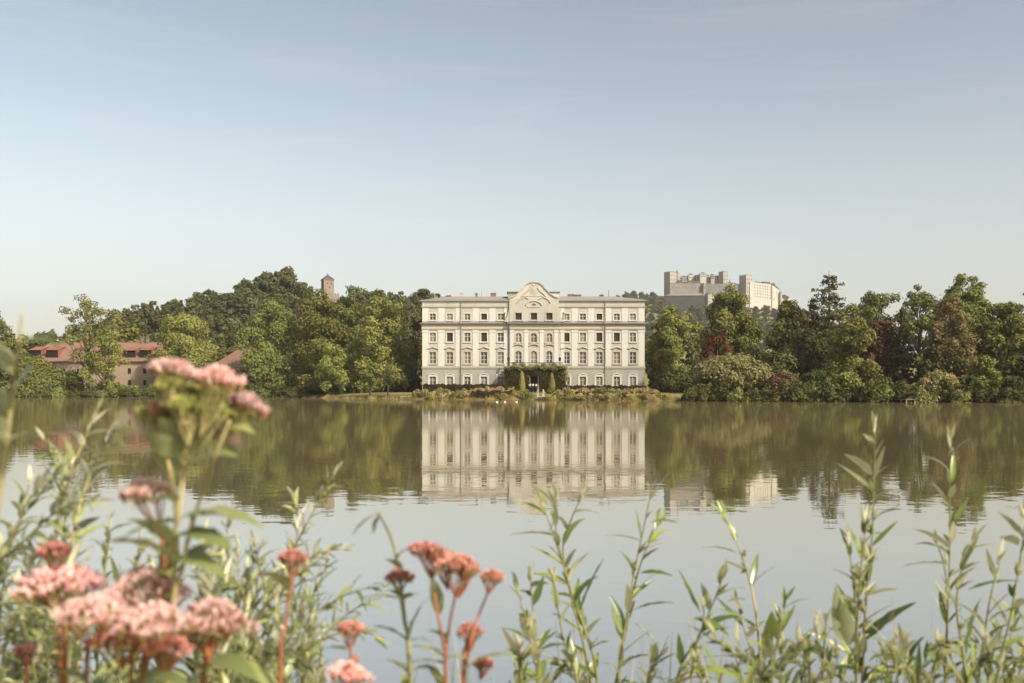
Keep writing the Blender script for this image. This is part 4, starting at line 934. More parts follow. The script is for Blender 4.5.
tree('broadleaf_tree', 'grey green tree top behind the larch', 896, 942, 286, 222, 'mid', 'round', base=0.3, group=G2, ncl=40)
tree('broadleaf_tree', 'highest broad crowned tree near the right edge', 930, 1000, 274, 198, 'mid', 'egg', base=0.08, group=G2, ncl=104, rc=(0.15, 0.26))
tree('copper_tree', 'rusty pinkish tree in front of the highest broad crowned tree', 922, 976, 296, 176, 'rust', 'egg', base=0.05, group=G2, ncl=80, leaf=0.26)
tree('broadleaf_tree', 'tall green tree at the right edge of the picture', 968, 1040, 303, 176, 'olive', 'egg', base=0.05, group=G2, ncl=84, leaf=0.27)
tree('pine_tree', 'dark pine top at the extreme right', 1006, 1048, 293, 200, 'deep', 'round', base=0.35, group=G2, ncl=34)
tree('broadleaf_tree', 'light green bushy tree low on the right bank beside the rusty tree', 966, 1002, 354, 154, 'mid', 'dome', base=0.04, group=G2, ncl=40, leaf=0.22)
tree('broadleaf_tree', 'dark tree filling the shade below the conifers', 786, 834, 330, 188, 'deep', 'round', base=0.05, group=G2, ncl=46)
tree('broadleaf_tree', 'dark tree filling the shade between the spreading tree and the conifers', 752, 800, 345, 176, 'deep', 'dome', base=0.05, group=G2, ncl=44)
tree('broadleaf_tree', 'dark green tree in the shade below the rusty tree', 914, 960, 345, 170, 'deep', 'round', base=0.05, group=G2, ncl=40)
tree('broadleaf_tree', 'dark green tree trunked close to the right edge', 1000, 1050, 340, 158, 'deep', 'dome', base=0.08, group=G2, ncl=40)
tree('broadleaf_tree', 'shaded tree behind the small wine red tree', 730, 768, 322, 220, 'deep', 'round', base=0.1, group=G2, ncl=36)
GS = 'shrubs along the right shore'
for a, b_, yt, d_, mt, lb in ((664, 686, 378, 176, 'deep', 'dark shrub at the palace lawn end'), (688, 712, 384, 168, 'deep', 'dark shrub under the left side of the spreading tree'),
        (764, 800, 372, 155, 'brown', 'brownish shrub overhanging the water right of the spreading tree'), (796, 832, 368, 152, 'deep', 'dark shrub under the thin spired conifer'),
        (828, 866, 372, 150, 'olive', 'olive shrub below the light olive tree'), (862, 900, 378, 147, 'deep', 'dark shrub below the copper tree'),
        (884, 916, 384, 143, 'mid', 'green shrub beside the small wooden jetty'), (956, 990, 378, 141, 'deep', 'dark shrub right of the pale bushes'),
        (995, 1030, 376, 138, 'deep', 'dark shrub at the right edge by the water')):
    bush('shrub', lb, a, b_, yt, d_, mt, GS, ncl=30, leaf=0.22)
bush('pale_shrub', 'large pale yellowish shrub at the right waterside', 914, 962, 371.5, 139, 'straw', None, ncl=46, leaf=0.19, rc=(0.17, 0.28))
bush('pale_shrub', 'lower pale shrub touching the water in front of the large pale one', 908, 934, 388.5, 136, 'grey', None, ncl=26, leaf=0.17)
bush('pale_shrub', 'pale shrub near the right edge under the bushy tree', 976, 1000, 388, 135.5, 'grey', None, ncl=26, leaf=0.17)
bush('pale_shrub', 'small pale shrub at the extreme right waterline', 1004, 1028, 391, 135, 'straw', None, ncl=24, leaf=0.17)

# ------------------------------------------------------------------ palace garden
hedge('clipped_hedge', 'dark clipped hedge below the left wing windows', 423, 506, 384.8, 214, 'hedge')
hedge('clipped_hedge', 'dark clipped hedge below the right wing windows', 561, 646, 386.0, 214, 'hedge')
hedge('clipped_hedge', 'low dark reddish hedge at the water left of the landing steps', 471, 512, 391.6, 182.5, 'hedge', leaf=0.12, per=420)
hedge('clipped_hedge', 'low dark hedge at the water right of the landing steps', 576, 600, 393.0, 178, 'hedge', leaf=0.12, per=420)
hedge('clipped_hedge', 'low dark hedge at the right end of the palace lawn', 642, 661, 394.2, 166, 'hedge', leaf=0.12, per=420)
# ivy over the porch
rng = np.random.default_rng(77); ivy = empty('ivy', ((533.4 - 512)/PXM, PD, PG), 0, 'dark ivy curtain covering the porch below the balcony, paler along its top', 'ivy')
n = 15000; u = rng.uniform(bx0 - 0.4, bx1 + 0.4, n); z = rng.uniform(0.2, lz(368.4), n)
hole = (np.abs(u - lx(533.8)) < 1.05) & (z < lz(376.0)); u, z = u[~hole], z[~hole]; n = len(u)
y = by - 0.05 + rng.normal(size=n)*0.10 + 0.25*np.sin(u*1.1)*np.sin(z*1.3)
N = np.stack([np.zeros(n), -np.ones(n), np.full(n, 0.35)], 1) + rng.normal(size=(n, 3))*0.6; N /= np.linalg.norm(N, axis=1, keepdims=True)
crown_obj('leaves', (np.stack([u, y, z], 1), N, 0.17*rng.uniform(0.6, 1.3, n), rng.uniform(0, 1, n)), M['ivy'], ivy, rng)
n = 3600; u = rng.uniform(bx0 - 0.5, bx1 + 0.6, n); z = lz(368.6) + rng.normal(size=n)*0.2 + 0.22*np.sin(u*1.9)*np.sin(u*0.7 + 1); y = by - 0.15 + rng.normal(size=n)*0.3
j = rng.uniform(0, 1, n) < 0.18; u[j] = bx1 + 0.2 + rng.normal(size=j.sum())*0.45; z[j] = rng.uniform(lz(381), lz(367), j.sum())
N = np.stack([np.zeros(n), -np.ones(n)*0.6, np.ones(n)*0.9], 1) + rng.normal(size=(n, 3))*0.5; N /= np.linalg.norm(N, axis=1, keepdims=True)
crown_obj('top_growth', (np.stack([u, y, z], 1), N, 0.17*rng.uniform(0.6, 1.3, n), rng.uniform(0, 1, n)), M['olive'], ivy, rng)
for s_ in (bx0, bx1):
    n = 1800; y = rng.uniform(by, -0.7, n); z = rng.uniform(0.2, lz(367), n); N = np.stack([np.full(n, np.sign(s_)), np.zeros(n), np.full(n, .3)], 1) + rng.normal(size=(n, 3))*0.5; N /= np.linalg.norm(N, axis=1, keepdims=True)
    crown_obj('leaves', (np.stack([np.full(n, s_ + 0.15*np.sign(s_)) + rng.normal(size=n)*0.1, y, z], 1), N, 0.17*rng.uniform(0.6, 1.3, n), rng.uniform(0, 1, n)), M['ivy'], ivy, rng)
for k_, (a, b_, mt) in enumerate(((510, 518, 'mid'), (519, 527, 'lime'), (539, 547, 'mid'), (549, 559, 'olive'))):
    d_ = PD + by + 0.6; x = ((a + b_)/2 - 512)/FPX*d_; R = (b_ - a)/2/FPX*d_
    r_ = empty('balcony_plant', (x, d_, PG + lz(367.3)), 0, ['green potted plant at the left end of the balcony', 'light green potted plant left of the balcony centre', 'green potted plant right of the balcony centre', 'olive potted plant at the right end of the balcony'][k_], 'potted plant', 'potted plants along the balcony')
    cent, kk, arr = crown_arrays(R, 1.0, 'dome', np.random.default_rng(k_), 12, 240, 0.13); crown_obj('foliage', arr, M[mt], r_, rng, (0, 0, 0.12))
    b = MB(); b.box(-R*0.8, R*0.8, -0.16, 0.16, -0.05, 0.28); b.build('planter', M['rose_stone'], r_)
# clipped cypresses
for k_, (px, yt, d_, lb) in enumerate(((522.0, 370.8, 212, 'slim clipped cypress left of the palace door'), (551.9, 372.2, 212, 'slim clipped cypress right of the palace door'))):
    x = (px - 512)/FPX*d_; g = gz(x, d_); H = CAM_H + (HOR - yt)/FPX*d_ - g
    r_ = empty('cypress', (x, d_, g - 0.05), 0, lb, 'cypress', 'cypresses flanking the door'); n = 3600; tt = rng.uniform(0, 1, n); a = rng.uniform(0, 6.283, n)
    rr = 0.62*np.sqrt(np.clip(1 - tt, 0, 1))*(0.75 + 0.5*np.clip(tt*4, 0, 1))*rng.uniform(0.8, 1.1, n)
    N = np.stack([np.cos(a), np.sin(a), np.full(n, .4)], 1) + rng.normal(size=(n, 3))*0.4; N /= np.linalg.norm(N, axis=1, keepdims=True)
    crown_obj('crown', (np.stack([rr*np.cos(a), rr*np.sin(a), 0.25 + tt*(H - 0.3)], 1), N, 0.12*rng.uniform(0.6, 1.3, n), rng.uniform(0, 1, n)), M['gold'], r_, rng)
    b = MB(); b.tube([(0, 0, -0.3), (0, 0, H*0.5), (0, 0, H*0.9)], [0.1, 0.06, 0.02]); b.build('trunk', M['bark'], r_)
# perennial clumps of the garden bank, left to right
clumps = [(411, 424, 389.5, 196, 'gold', 'blush'), (420, 432, 388.5, 194, 'straw', None), (428, 440, 391, 189, 'gold', None), (434, 446, 387.8, 196, 'straw', 'blush'), (442, 456, 388.8, 192, 'gold', None),
          (452, 464, 390.5, 187, 'lime', None), (458, 470, 388.4, 193, 'gold', 'blush'), (464, 478, 389.6, 190, 'straw', None), (472, 486, 387.6, 196, 'straw', 'blush'), (482, 496, 387.0, 196, 'blush', 'blush'), (493, 508, 387.4, 196, 'blush', 'blush'),
          (506, 518, 386.6, 194, 'gold', None), (513, 523, 390.0, 187, 'straw', None), (520, 531, 389.6, 186, 'gold', None), (510, 522, 393.0, 182, 'straw', None),
          (546, 556, 387.8, 192, 'mid', None), (552, 566, 390.2, 184, 'gold', None), (560, 572, 387.6, 194, 'blush', 'blush'), (566, 578, 389.0, 185, 'gold', None), (574, 590, 387.8, 192, 'blush', 'blush'),
          (588, 600, 389.0, 186, 'straw', 'blush'), (593, 610, 386.8, 182, 'grey', None), (606, 620, 388.8, 180, 'gold', None), (614, 627, 389.6, 178, 'straw', 'blush'), (622, 634, 389.0, 178, 'straw', 'blush'), (630, 643, 388.6, 178, 'gold', 'blush'), (638, 652, 388.2, 177, 'straw', 'blush'), (646, 661, 390, 172, 'gold', 'blush'),
          (622, 632, 393.5, 170, 'mid', None), (612, 622, 394.5, 172, 'olive', None)]
cn_ = {'gold': 'yellow green', 'straw': 'straw coloured', 'lime': 'light green', 'blush': 'blush flowered', 'mid': 'green', 'grey': 'grey green', 'olive': 'olive'}
places = ['at the left end of the palace bank', 'below the first left window', 'at the water below the second left window', 'below the second left window', 'below the third left window',
          'at the water below the third left window', 'left of the reddish hedge', 'at the left end of the reddish hedge', 'behind the reddish hedge, left part', 'behind the middle of the reddish hedge', 'behind the right end of the reddish hedge',
          'left of the left cypress', 'in front of the left cypress', 'between the left cypress and the steps', 'on the waterline left of the steps',
          'at the foot of the right cypress', 'right of the landing steps', 'below the porch right end', 'left of the low dark hedge', 'behind the low dark hedge',
          'right of the low dark hedge', 'tallest on the right bank', 'right of the tallest grey clump', 'below the fourth right window', 'left of the last right window', 'below the last right window', 'below the right palace corner', 'at the right end of the palace lawn',
          'on the waterline below the last right window', 'on the waterline below the fourth right window']
for (a, b_, yt, d_, mt, tw), pl in zip(clumps, places):
    bush('perennial_clump', cn_[mt] + ' perennial clump ' + pl, a, b_, yt, d_, mt, 'perennial clumps along the palace bank', ncl=15, leaf=0.15, cat='plant', two=tw)
rq = random.Random(12); gl = 0
for px in np.arange(416, 662, 5.0):
    if 531 < px < 549: continue
    mt = rq.choice(['gold', 'straw', 'olive', 'reed', 'lime', 'reed', 'blush', 'mid']); w_ = rq.uniform(3.5, 9)
    d_ = shore(px) + rq.uniform(0.6, 3.5); yt = rq.uniform(392, 396.8)
    bush('waterside_plant', 'low tufted plant at the waterline below the palace', px - w_, px + w_, yt, d_, mt, 'low plants along the palace waterline', ncl=12, leaf=0.14, cat='plant', two='straw' if rq.random() < 0.3 else None)
# landing steps with figures, pots at the door, a slab on the lawn edge, a jetty, birds
x = (539.6 - 512)/FPX*180; g = gz(x, 181)
r_ = empty('landing_steps', (x, 180.4, 0), 0, 'pale stone landing steps at the water before the palace door', 'steps')
b = MB()
for k_ in range(5): b.box(-1.1, 1.1, k_*0.5 - 1.2, k_*0.5 - 0.7 + 0.001*k_ + (1.2 if k_ == 4 else 0), -0.8, 0.05 + 0.15*k_)
b.build('treads', M['rose_stone'], r_)
for s_ in (-1, 1):
    b = MB(); b.box(s_*1.35 - 0.22, s_*1.35 + 0.22, -1.3, 1.6, -0.8, 0.62 if s_ < 0 else 0.64); b.build('side_wall', M['rose_stone'], r_)
def statue(px, d_, mat, lb, s):
    x = (px - 512)/FPX*d_; g = gz(x, d_) - 0.05
    r_ = empty('statue', (x, d_, g), 0, lb, 'statue', 'statues at the landing'); r_.scale = (0.5, 0.5, 0.55)
    b = MB(); b.box(-0.45, 0.45, -0.45, 0.45, 0, 0.15); b.box(-0.36, 0.36, -0.36, 0.36, 0.15, 1.05); b.box(-0.45, 0.45, -0.45, 0.45, 1.05, 1.2); b.build('pedestal', M['stone'], r_)
    b = MB(); b.tube([(-0.1*s, 0, 1.2), (0.25*s, 0, 1.45), (0.1*s, 0, 1.75), (-0.12*s, 0, 2.05), (0.02*s, 0, 2.35), (0.28*s, 0, 2.42), (0.42*s, 0, 2.3)], [0.2, 0.26, 0.27, 0.2, 0.16, 0.15, 0.07], 8)
    b.tube([(-0.1*s, 0, 1.25), (-0.38*s, 0, 1.3), (-0.5*s, 0, 1.6), (-0.36*s, 0, 1.8), (-0.3*s, 0, 1.62)], [0.18, 0.13, 0.1, 0.07, 0.03], 7)
    for q in (-1, 1): b.tube([(0.15*s, 0.12*q, 1.85), (0.42*s, 0.14*q, 1.95), (0.5*s, 0.14*q, 1.75)], [0.08, 0.06, 0.04], 6)
    b.build('sea_horse', M[mat], r_, True)
statue(543.4, 183, 'stone', 'pale sea horse statue right of the landing steps', -1)
statue(537.8, 183, 'rose_stone', 'dark reddish sea horse statue left of the landing steps', 1)
for k_, px in enumerate((529.9, 533.0, 536.1)):
    d_ = PD + by - 0.8; x = (px - 512)/FPX*d_; g = gz(x, d_)
    r_ = empty('flower_pot', (x, d_, g), 0, ['left', 'middle', 'right'][k_] + ' one of three white flowering pots before the palace door', 'flower pot', 'white pots before the door')
    b = MB(); b.lathe((0, 0, 0), [(0.24, 0), (0.26, 0.1), (0.14, 0.25), (0.14, 0.7), (0.3, 0.85), (0.34, 1.2), (0.3, 1.22)], 10); b.build('pot', M['iron'], r_, True)
    c_ = np.array([[0, 0, 1.5], [0.1, 0, 1.75], [-0.1, 0.05, 1.65]]); C, N, s, T = blob_leaves(c_, np.array([.18, .15, .15]), 2600, 0.07, rng); V, F = leaf_arrays(C, N, s, rng); quads('blossoms', V, F, M['feather'], r_)
d_ = 201; x = (408.5 - 512)/FPX*d_
b = MB(); g = gz(x, d_); b.box(-1.5, 1.5, -1.2, 1.2, -0.6, 0.42); b.box(-1.6, 1.6, -1.3, 1.3, 0.42, 0.55); tag(b.build('stone_platform', M['rose_stone'], None, loc=(x, d_ - 0.5, 0.05)), 'low pinkish stone platform at the water left of the palace', 'platform')
d_ = 137.5; x = (905 - 512)/FPX*d_; r_ = empty('jetty', (x, d_, 0), 0, 'small wooden jetty beside the pale shrubs on the right shore', 'jetty')
b = MB()
for k_ in range(9): b.box(-0.8 + k_*0.18, -0.8 + k_*0.18 + 0.16, -2.4, 0.8, 0.42, 0.47)
b.build('deck', M['wood'], r_)
for px, py in ((-0.72, -2.3), (0.72, -2.3), (-0.72, -0.5), (0.72, -0.5)):
    b = MB(); b.tube([(px, py, -1.6), (px, py, 0.41)], 0.07); b.build('post', M['wood'], r_)
for k_, (px, d_, rz, lb) in enumerate(((497, 141, 0.4, 'leftmost white duck on the lake before the palace'), (505, 141.5, 2.6, 'middle white duck of three before the palace'), (516.6, 140.5, -0.3, 'right white duck, apart from the other two'))):
    r_ = empty('duck', ((px - 512)/FPX*d_, d_, 0), rz, lb, 'duck', 'ducks on the lake'); b = MB()
    b.ell((0, 0, 0.05), (0.26, 0.13, 0.12)); b.tube([(0.16, 0, 0.08), (0.23, 0, 0.2), (0.24, 0, 0.3)], [0.07, 0.045, 0.04], 7); b.ell((0.26, 0, 0.32), (0.065, 0.05, 0.05)); b.tube([(-0.2, 0, 0.08), (-0.34, 0, 0.15)], [0.08, 0.02], 6)
    r_.scale = (0.55, 0.55, 0.55); b.build('body', M['feather'], r_, True); b = MB(); b.tube([(0.31, 0, 0.31), (0.39, 0, 0.295)], [0.025, 0.012], 6); b.build('bill', M['bill'], r_)

# understory that closes the bank; undergrowth leaves coloured dark to stand in for shade
GU = 'dark undergrowth below the bank trees'
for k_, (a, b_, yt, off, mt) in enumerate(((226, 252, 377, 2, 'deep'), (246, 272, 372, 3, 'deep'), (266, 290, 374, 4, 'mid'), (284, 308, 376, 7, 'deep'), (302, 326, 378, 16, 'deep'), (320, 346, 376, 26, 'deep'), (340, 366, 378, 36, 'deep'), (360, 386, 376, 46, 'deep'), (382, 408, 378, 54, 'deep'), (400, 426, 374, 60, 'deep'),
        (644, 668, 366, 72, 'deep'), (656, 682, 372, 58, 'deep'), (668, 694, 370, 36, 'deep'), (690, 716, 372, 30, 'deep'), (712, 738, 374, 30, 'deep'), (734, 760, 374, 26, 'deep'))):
    bush('undergrowth_shrub', 'undergrowth shrub below the tree crowns beside the palace lawn, coloured dark for shade', a, b_, yt, shore((a + b_)/2) + off, mt, GU, ncl=26, leaf=0.28)
for k_, px in enumerate(range(692, 1030, 15)):  # mostly dark leaf colour paints in the shade of the overhanging trees
    mt = ('deep', 'deep', 'mid', 'deep', 'olive')[k_ % 5]
    if 908 < px < 935 or 975 < px < 1000: mt = 'deep'
    d_ = shore(px) - 1.3 + (k_ % 3)*0.6
    bush('waterside_shrub', 'low shrub hanging over the waterline of the right bank, coloured dark for shade', px - 13, px + 13, 388 - (k_*7 % 5)*2.4, d_, ('deep', 'deep', 'deep', 'mid', 'deep')[k_ % 5], 'low shrubs along the right waterline', ncl=18, leaf=0.2)
for k_, px in enumerate(range(-10, 300, 17)):
    bush('waterside_shrub', 'low dark shrub along the waterline of the left shore', px - 11, px + 11, 389.5 - (k_*7 % 5)*0.9, shore(px) + 0.7, ('deep', 'mid', 'deep')[k_ % 3], 'low shrubs along the left waterline', ncl=14, leaf=0.24)
tree('broadleaf_tree', 'dark tree filling the gap beside the right palace wall', 643, 670, 318, 256, 'deep', 'egg', base=0.04, group=G2, ncl=40)
# reeds and grass along the palace bank: nobody could count them
rng = np.random.default_rng(31); n = 9000; px = rng.uniform(300, 690, n); off = np.abs(rng.normal(size=n))*0.9 - 0.3
dens = 0.5 + 0.5*np.sin(px*0.22) * np.sin(px*0.083 + 1); kp = (rng.uniform(0, 1, n) < dens + 0.15) & ~((px > 533) & (px < 546)); px, off = px[kp], off[kp]; n = len(px)
dd = np.interp(px, SPX, SD); xx = (px - 512)/FPX*dd; dd = np.interp(xx, SX, SD) + 1.2*np.sin(xx*0.21) + 0.7*np.sin(xx*0.57 + 1.3) + off - 0.6
hh = rng.uniform(0.25, 0.8, n) * (0.7 + 0.5*np.sin(px*0.31)); zz = ground(xx, dd); w = 0.06
dx, dy = rng.normal(size=n)*0.12, rng.normal(size=n)*0.1
V = np.stack([np.stack([xx - w, dd, zz - 0.1], 1), np.stack([xx + w, dd + 0.03, zz - 0.1], 1), np.stack([xx + w*0.8 + dx*0.6, dd + dy*0.6, zz + hh*0.7], 1), np.stack([xx + dx, dd + dy, zz + hh], 1)], 1).reshape(-1, 3)
tag(quads('bank_grass', V, np.arange(4*n).reshape(n, 4), M['reed'], None, np.clip(0.5 + 0.5*np.sin(px*0.4)*np.sin(px*0.13) + 0.25*rng.normal(size=n), 0, 1)), 'tall brownish green grass along the palace shore', 'grass', kind='stuff')

# ------------------------------------------------------------------ plants on the near bank
M['stem_g'] = surf('green_stem', (0.30, 0.27, 0.10), rough=0.5, var=0.3, scale=30)
M['stem_y'] = surf('yellowish_stem', (0.46, 0.38, 0.16), rough=0.5, var=0.25, scale=30)
M['stem_r'] = surf('reddish_stem', (0.40, 0.145, 0.065), rough=0.5, var=0.35, scale=30)
M['leaf_w'] = leafmat('willow_leaf', (0.165, 0.215, 0.058), (0.54, 0.53, 0.30), 0.26, 0.32)
M['leaf_p'] = leafmat('narrow_willow_leaf', (0.23, 0.265, 0.10), (0.62, 0.60, 0.40), 0.28, 0.28)
M['leaf_a'] = leafmat('agrimony_leaf', (0.23, 0.26, 0.092), (0.40, 0.41, 0.20), 0.40)
M['pinkf'] = foliage('pink_florets', (0.94, 0.71, 0.655), (0.86, 0.54, 0.485), trans=0.3)
M['pinkd'] = foliage('dusky_pink_florets', (0.88, 0.50, 0.405), (0.74, 0.34, 0.255), trans=0.25)
M['budg'] = foliage('green_buds', (0.52, 0.48, 0.17), (0.36, 0.36, 0.12), trans=0.25)
M['budf'] = foliage('bud_scales', (0.56, 0.42, 0.17), (0.44, 0.22, 0.10), trans=0.2)
GRD = lambda x, y: gz(x, y)

def catmull(P, n=8):
    P = [Vector(p) for p in P]; P = [P[0]*2 - P[1]] + P + [P[-1]*2 - P[-2]]; out = []
    for i in range(1, len(P) - 2):
        for k in range(n):
            t = k/n; a, b, c, d = P[i-1], P[i], P[i+1], P[i+2]
            out.append(0.5*((2*b) + (c - a)*t + (2*a - 5*b + 4*c - d)*t*t + (3*b - a - 3*c + d)*t**3))
    return out + [P[-2]]

class Blades:
    def __init__(s): s.v = []; s.f = []; s.t = []
    def add(s, p, d, L, W, droop, tint, roll=0.0, fold=0.25, n=7, curl=0.0):
        p = Vector(p); d = Vector(d).normalized(); i0 = len(s.v); st = L/n
        side = d.cross(Vector((0, 0, 1)))
        side = side.normalized() if side.length > 0.05 else Vector((1, 0, 0))
        side = Quaternion(d, roll) @ side
        for k in range(n + 1):
            u = k/n; w = W*0.5*max(0.04, math.sin(math.pi*min(1, u**0.72*0.97 + 0.03))**0.85)
            nrm = side.cross(d).normalized()
            wob = 0.12*w*math.sin(k*2.3 + tint*9)
            s.v += [tuple(p - side*w + nrm*(fold*w + wob)), tuple(p), tuple(p + side*w + nrm*(fold*w - wob))]
            if k < n:
                p = p + d*st; d = (d + Vector((0, 0, -1))*droop/n + side*curl/n).normalized(); side = (side - d*side.dot(d)).normalized()
        for k in range(n):
            a = i0 + 3*k
            s.f += [(a, a+1, a+4, a+3), (a+1, a+2, a+5, a+4)]; s.t += [tint, tint]
    def build(s, name, mat, parent):
        if not s.f: return None
        return quads(name, np.array(s.v), np.array(s.f), mat, parent, np.array(s.t), smooth=True)

def stem_line(pts, d, rd, lean=0.06):
    """pts top -> bottom in bearings; returns a smooth line from the soil to the tip"""
    P = [PT(px, py, d + lean*(i/len(pts) - 0.5) + rd.uniform(-.02, .02)) for i, (px, py) in enumerate(pts)]
    last = P[-1]; dv = (P[-1] - P[-2]).normalized(); bx = last.x + dv.x*0.25; by_ = d + 0.04
    P.append(Vector(((last.x + bx)/2, by_, last.z*0.45 + GRD(bx, by_)*0.55))); P.append(Vector((bx, by_, GRD(bx, by_) - 0.05)))
    return list(reversed(catmull(P, 7)))

def along(line):
    acc = [0.0]
    for i in range(1, len(line)): acc.append(acc[-1] + (line[i] - line[i-1]).length)
    return acc
def at_len(line, acc, q):
    for i in range(1, len(line)):
        if acc[i] >= q:
            t = (q - acc[i-1])/max(1e-6, acc[i] - acc[i-1]); return line[i-1].lerp(line[i], t), (line[i] - line[i-1]).normalized()
    return line[-1], (line[-1] - line[-2]).normalized()

def leafy(bl, line, rd, step, L, W, f0, ang=(25, 60), droop=0.7, tuft=0.5, tipn=5, shrink=0.3, a0=None):
    acc = along(line); T = acc[-1]; q = f0*T; az = rd.uniform(0, 6.28) if a0 is None else a0
    while q < T*0.985:
        p, t = at_len(line, acc, q); s = (q - f0*T)/(T*(1 - f0)); az += 2.4 + rd.uniform(-.4, .4)
        o = t.orthogonal().normalized(); o = Quaternion(t, az) @ o; e = math.radians(rd.uniform(*ang))*(1 - 0.35*s)
        l = L*rd.uniform(0.65, 1.2)*(1 - shrink*s)
        if rd.random() < 0.92:
            bl.add(p, t*math.cos(e) + o*math.sin(e), l, W*rd.uniform(0.75, 1.2)*(1 - 0.3*s), rd.uniform(0.1, droop*1.5), rd.random(), rd.uniform(-.7, .7), rd.uniform(0.1, 0.5), 7, rd.uniform(-.5, .5))
        if rd.random() < tuft:                                 # small axillary leaves
            for k in range(rd.randint(2, 4)):
                o2 = Quaternion(t, az + rd.uniform(-1, 1)) @ t.orthogonal().normalized(); e2 = math.radians(rd.uniform(10, 50))
                bl.add(p, t*math.cos(e2) + o2*math.sin(e2), l*rd.uniform(0.3, 0.55), W*0.55, rd.uniform(0, .6), rd.random(), rd.uniform(-1, 1), 0.4, 5)
        q += step*rd.uniform(0.7, 1.3)*(1 - 0.4*s)
    for k in range(tipn):
        t = (line[-1] - line[-2]).normalized(); o = Quaternion(t, k*2.4 + az) @ t.orthogonal().normalized(); e = math.radians(rd.uniform(4, 26))
        bl.add(line[-1] - t*0.008*k, t*math.cos(e) + o*math.sin(e), L*rd.uniform(0.28, 0.5), W*0.5, rd.uniform(-.2, .2), 0.6 + 0.4*rd.random(), rd.uniform(-1, 1), 0.5, 5)

def shoot(name, label, lines, d, seed, L=0.086, W=0.0145, step=0.042, r=0.0022, stem='stem_g', leaf='leaf_w', group=None, cat='plant', f0=0.42, tuft=0.55, droop=0.7, ang=(28, 68), extra=(), tipn=3):
    rd = random.Random(seed); base = stem_line(lines[0], d, rd)
    root = empty(name, base[0], 0, label, cat, group); off = base[0]
    bl = Blades()
    for i, pts in enumerate(lines):
        ln = base if i == 0 else stem_line(pts, d + rd.uniform(-.08, .1), rd)
        ln = [p - off for p in ln]; b = MB(); m_ = len(ln)
        b.tube(ln, [r*(1.5 - 1.15*k/(m_ - 1)) for k in range(m_)], 6); b.build('stem', M[stem], root, True)
        leafy(bl, ln, rd, step, L, W, f0, ang, droop, tuft, tipn)
    for (px, py, qx, qy, w_, tn, rl) in extra:                   # single leaves that stand out: from (px,py) to (qx,qy)
        p0, p1 = PT(px, py, d) - off, PT(qx, qy, d - 0.03) - off; v = p1 - p0
        bl.add(p0, v + Vector((0, 0, 0.25*v.length)), v.length*1.05, w_, 0.5, tn, rl, 0.25, 9)
    bl.build('leaves', M[leaf], root)
    return root

GW = 'leafy shoots on the near bank'
shoot('leafy_shoot', 'forked leafy shoot below the left part of the palace, long dark leaf pointing left', [[(556, 496), (556, 530), (569, 585), (588, 640), (598, 690)], [(541, 500), (550, 525), (560, 555), (574, 600), (590, 690)], [(582, 496), (571, 520), (563, 550), (572, 600), (592, 690)]], 1.75, 11, f0=0.62, step=0.05, tuft=0.35,
      extra=((558, 537, 510, 537, 0.016, 0.25, 0.3), (580, 612, 603, 560, 0.014, 0.4, 0.8), (590, 650, 608, 642, 0.018, 0.2, 0.2)))
shoot('leafy_shoot', 'leafy shoot with a pale tip below the right palace corner', [[(651, 492), (645, 522), (637, 560), (628, 610), (617, 690)], [(662, 520), (648, 545), (636, 580), (626, 630), (618, 690)]], 1.8, 12, f0=0.6, step=0.05, tuft=0.4,
      extra=((650, 523, 678, 524, 0.018, 0.5, 0.1), (642, 542, 604, 537, 0.010, 0.2, 0.2), (640, 573, 672, 577, 0.013, 0.2, 0.4), (634, 610, 674, 604, 0.012, 0.15, 0.2), (634, 622, 662, 650, 0.014, 0.9, 2.6), (620, 660, 622, 640, 0.02, 0.2, 1.2)))
shoot('leafy_shoot', 'short bushy shoot left of the forked shoot', [[(530, 574), (533, 610), (537, 650), (540, 690)], [(516, 584), (526, 620), (534, 660), (538, 690)], [(553, 576), (558, 610), (566, 650), (578, 690)]], 1.62, 13, f0=0.66, step=0.036, W=0.016, L=0.068, extra=((535, 640, 520, 614, 0.026, 0.15, 0.9), (536, 655, 557, 632, 0.02, 0.4, 0.5)))
shoot('leafy_shoot', 'slanting shoot between the pale tipped shoot and the curved one', [[(723, 577), (712, 606), (697, 640), (676, 690)], [(704, 606), (702, 628), (690, 660), (674, 690)]], 1.7, 14, f0=0.62, step=0.046, extra=((700, 612, 679, 570, 0.017, 1.0, 2.9), (698, 640, 728, 628, 0.014, 0.2, 0.2), (700, 618, 728, 637, 0.016, 0.25, 0.3)))
shoot('leafy_shoot', 'curved shoot bending left with a straw coloured tip and one bare leaf', [[(724, 514), (738, 546), (750, 582), (757, 622), (762, 690)], [(737, 602), (746, 635), (754, 660), (760, 690)]], 1.75, 15, f0=0.56, step=0.05, stem='stem_y', extra=((736, 553, 700, 549, 0.012, 0.3, 0.2), (752, 585, 775, 567, 0.010, 0.3, 0.2), (766, 655, 770, 615, 0.019, 1.0, 2.9), (745, 600, 728, 603, 0.014, 0.5, 0.2)))
shoot('leafy_shoot', 'tallest leafy shoot on the right, second from the right edge, bushy at its foot', [[(875, 430), (874, 475), (872, 540), (866, 600), (862, 690)], [(866, 520), (862, 560), (858, 610), (856, 690)], [(848, 540), (853, 580), (856, 620), (856, 690)]], 1.72, 16, f0=0.56, step=0.036, W=0.0145, tuft=0.7,
      extra=((866, 640, 914, 604, 0.026, 0.25, 0.5), (872, 475, 845, 455, 0.014, 0.8, 0.6), (873, 480, 888, 466, 0.016, 0.7, 0.4), (846, 650, 806, 633, 0.018, 1.0, 2.8), (842, 640, 836, 588, 0.028, 0.1, 0.8), (850, 645, 840, 600, 0.028, 0.1, 0.6)))
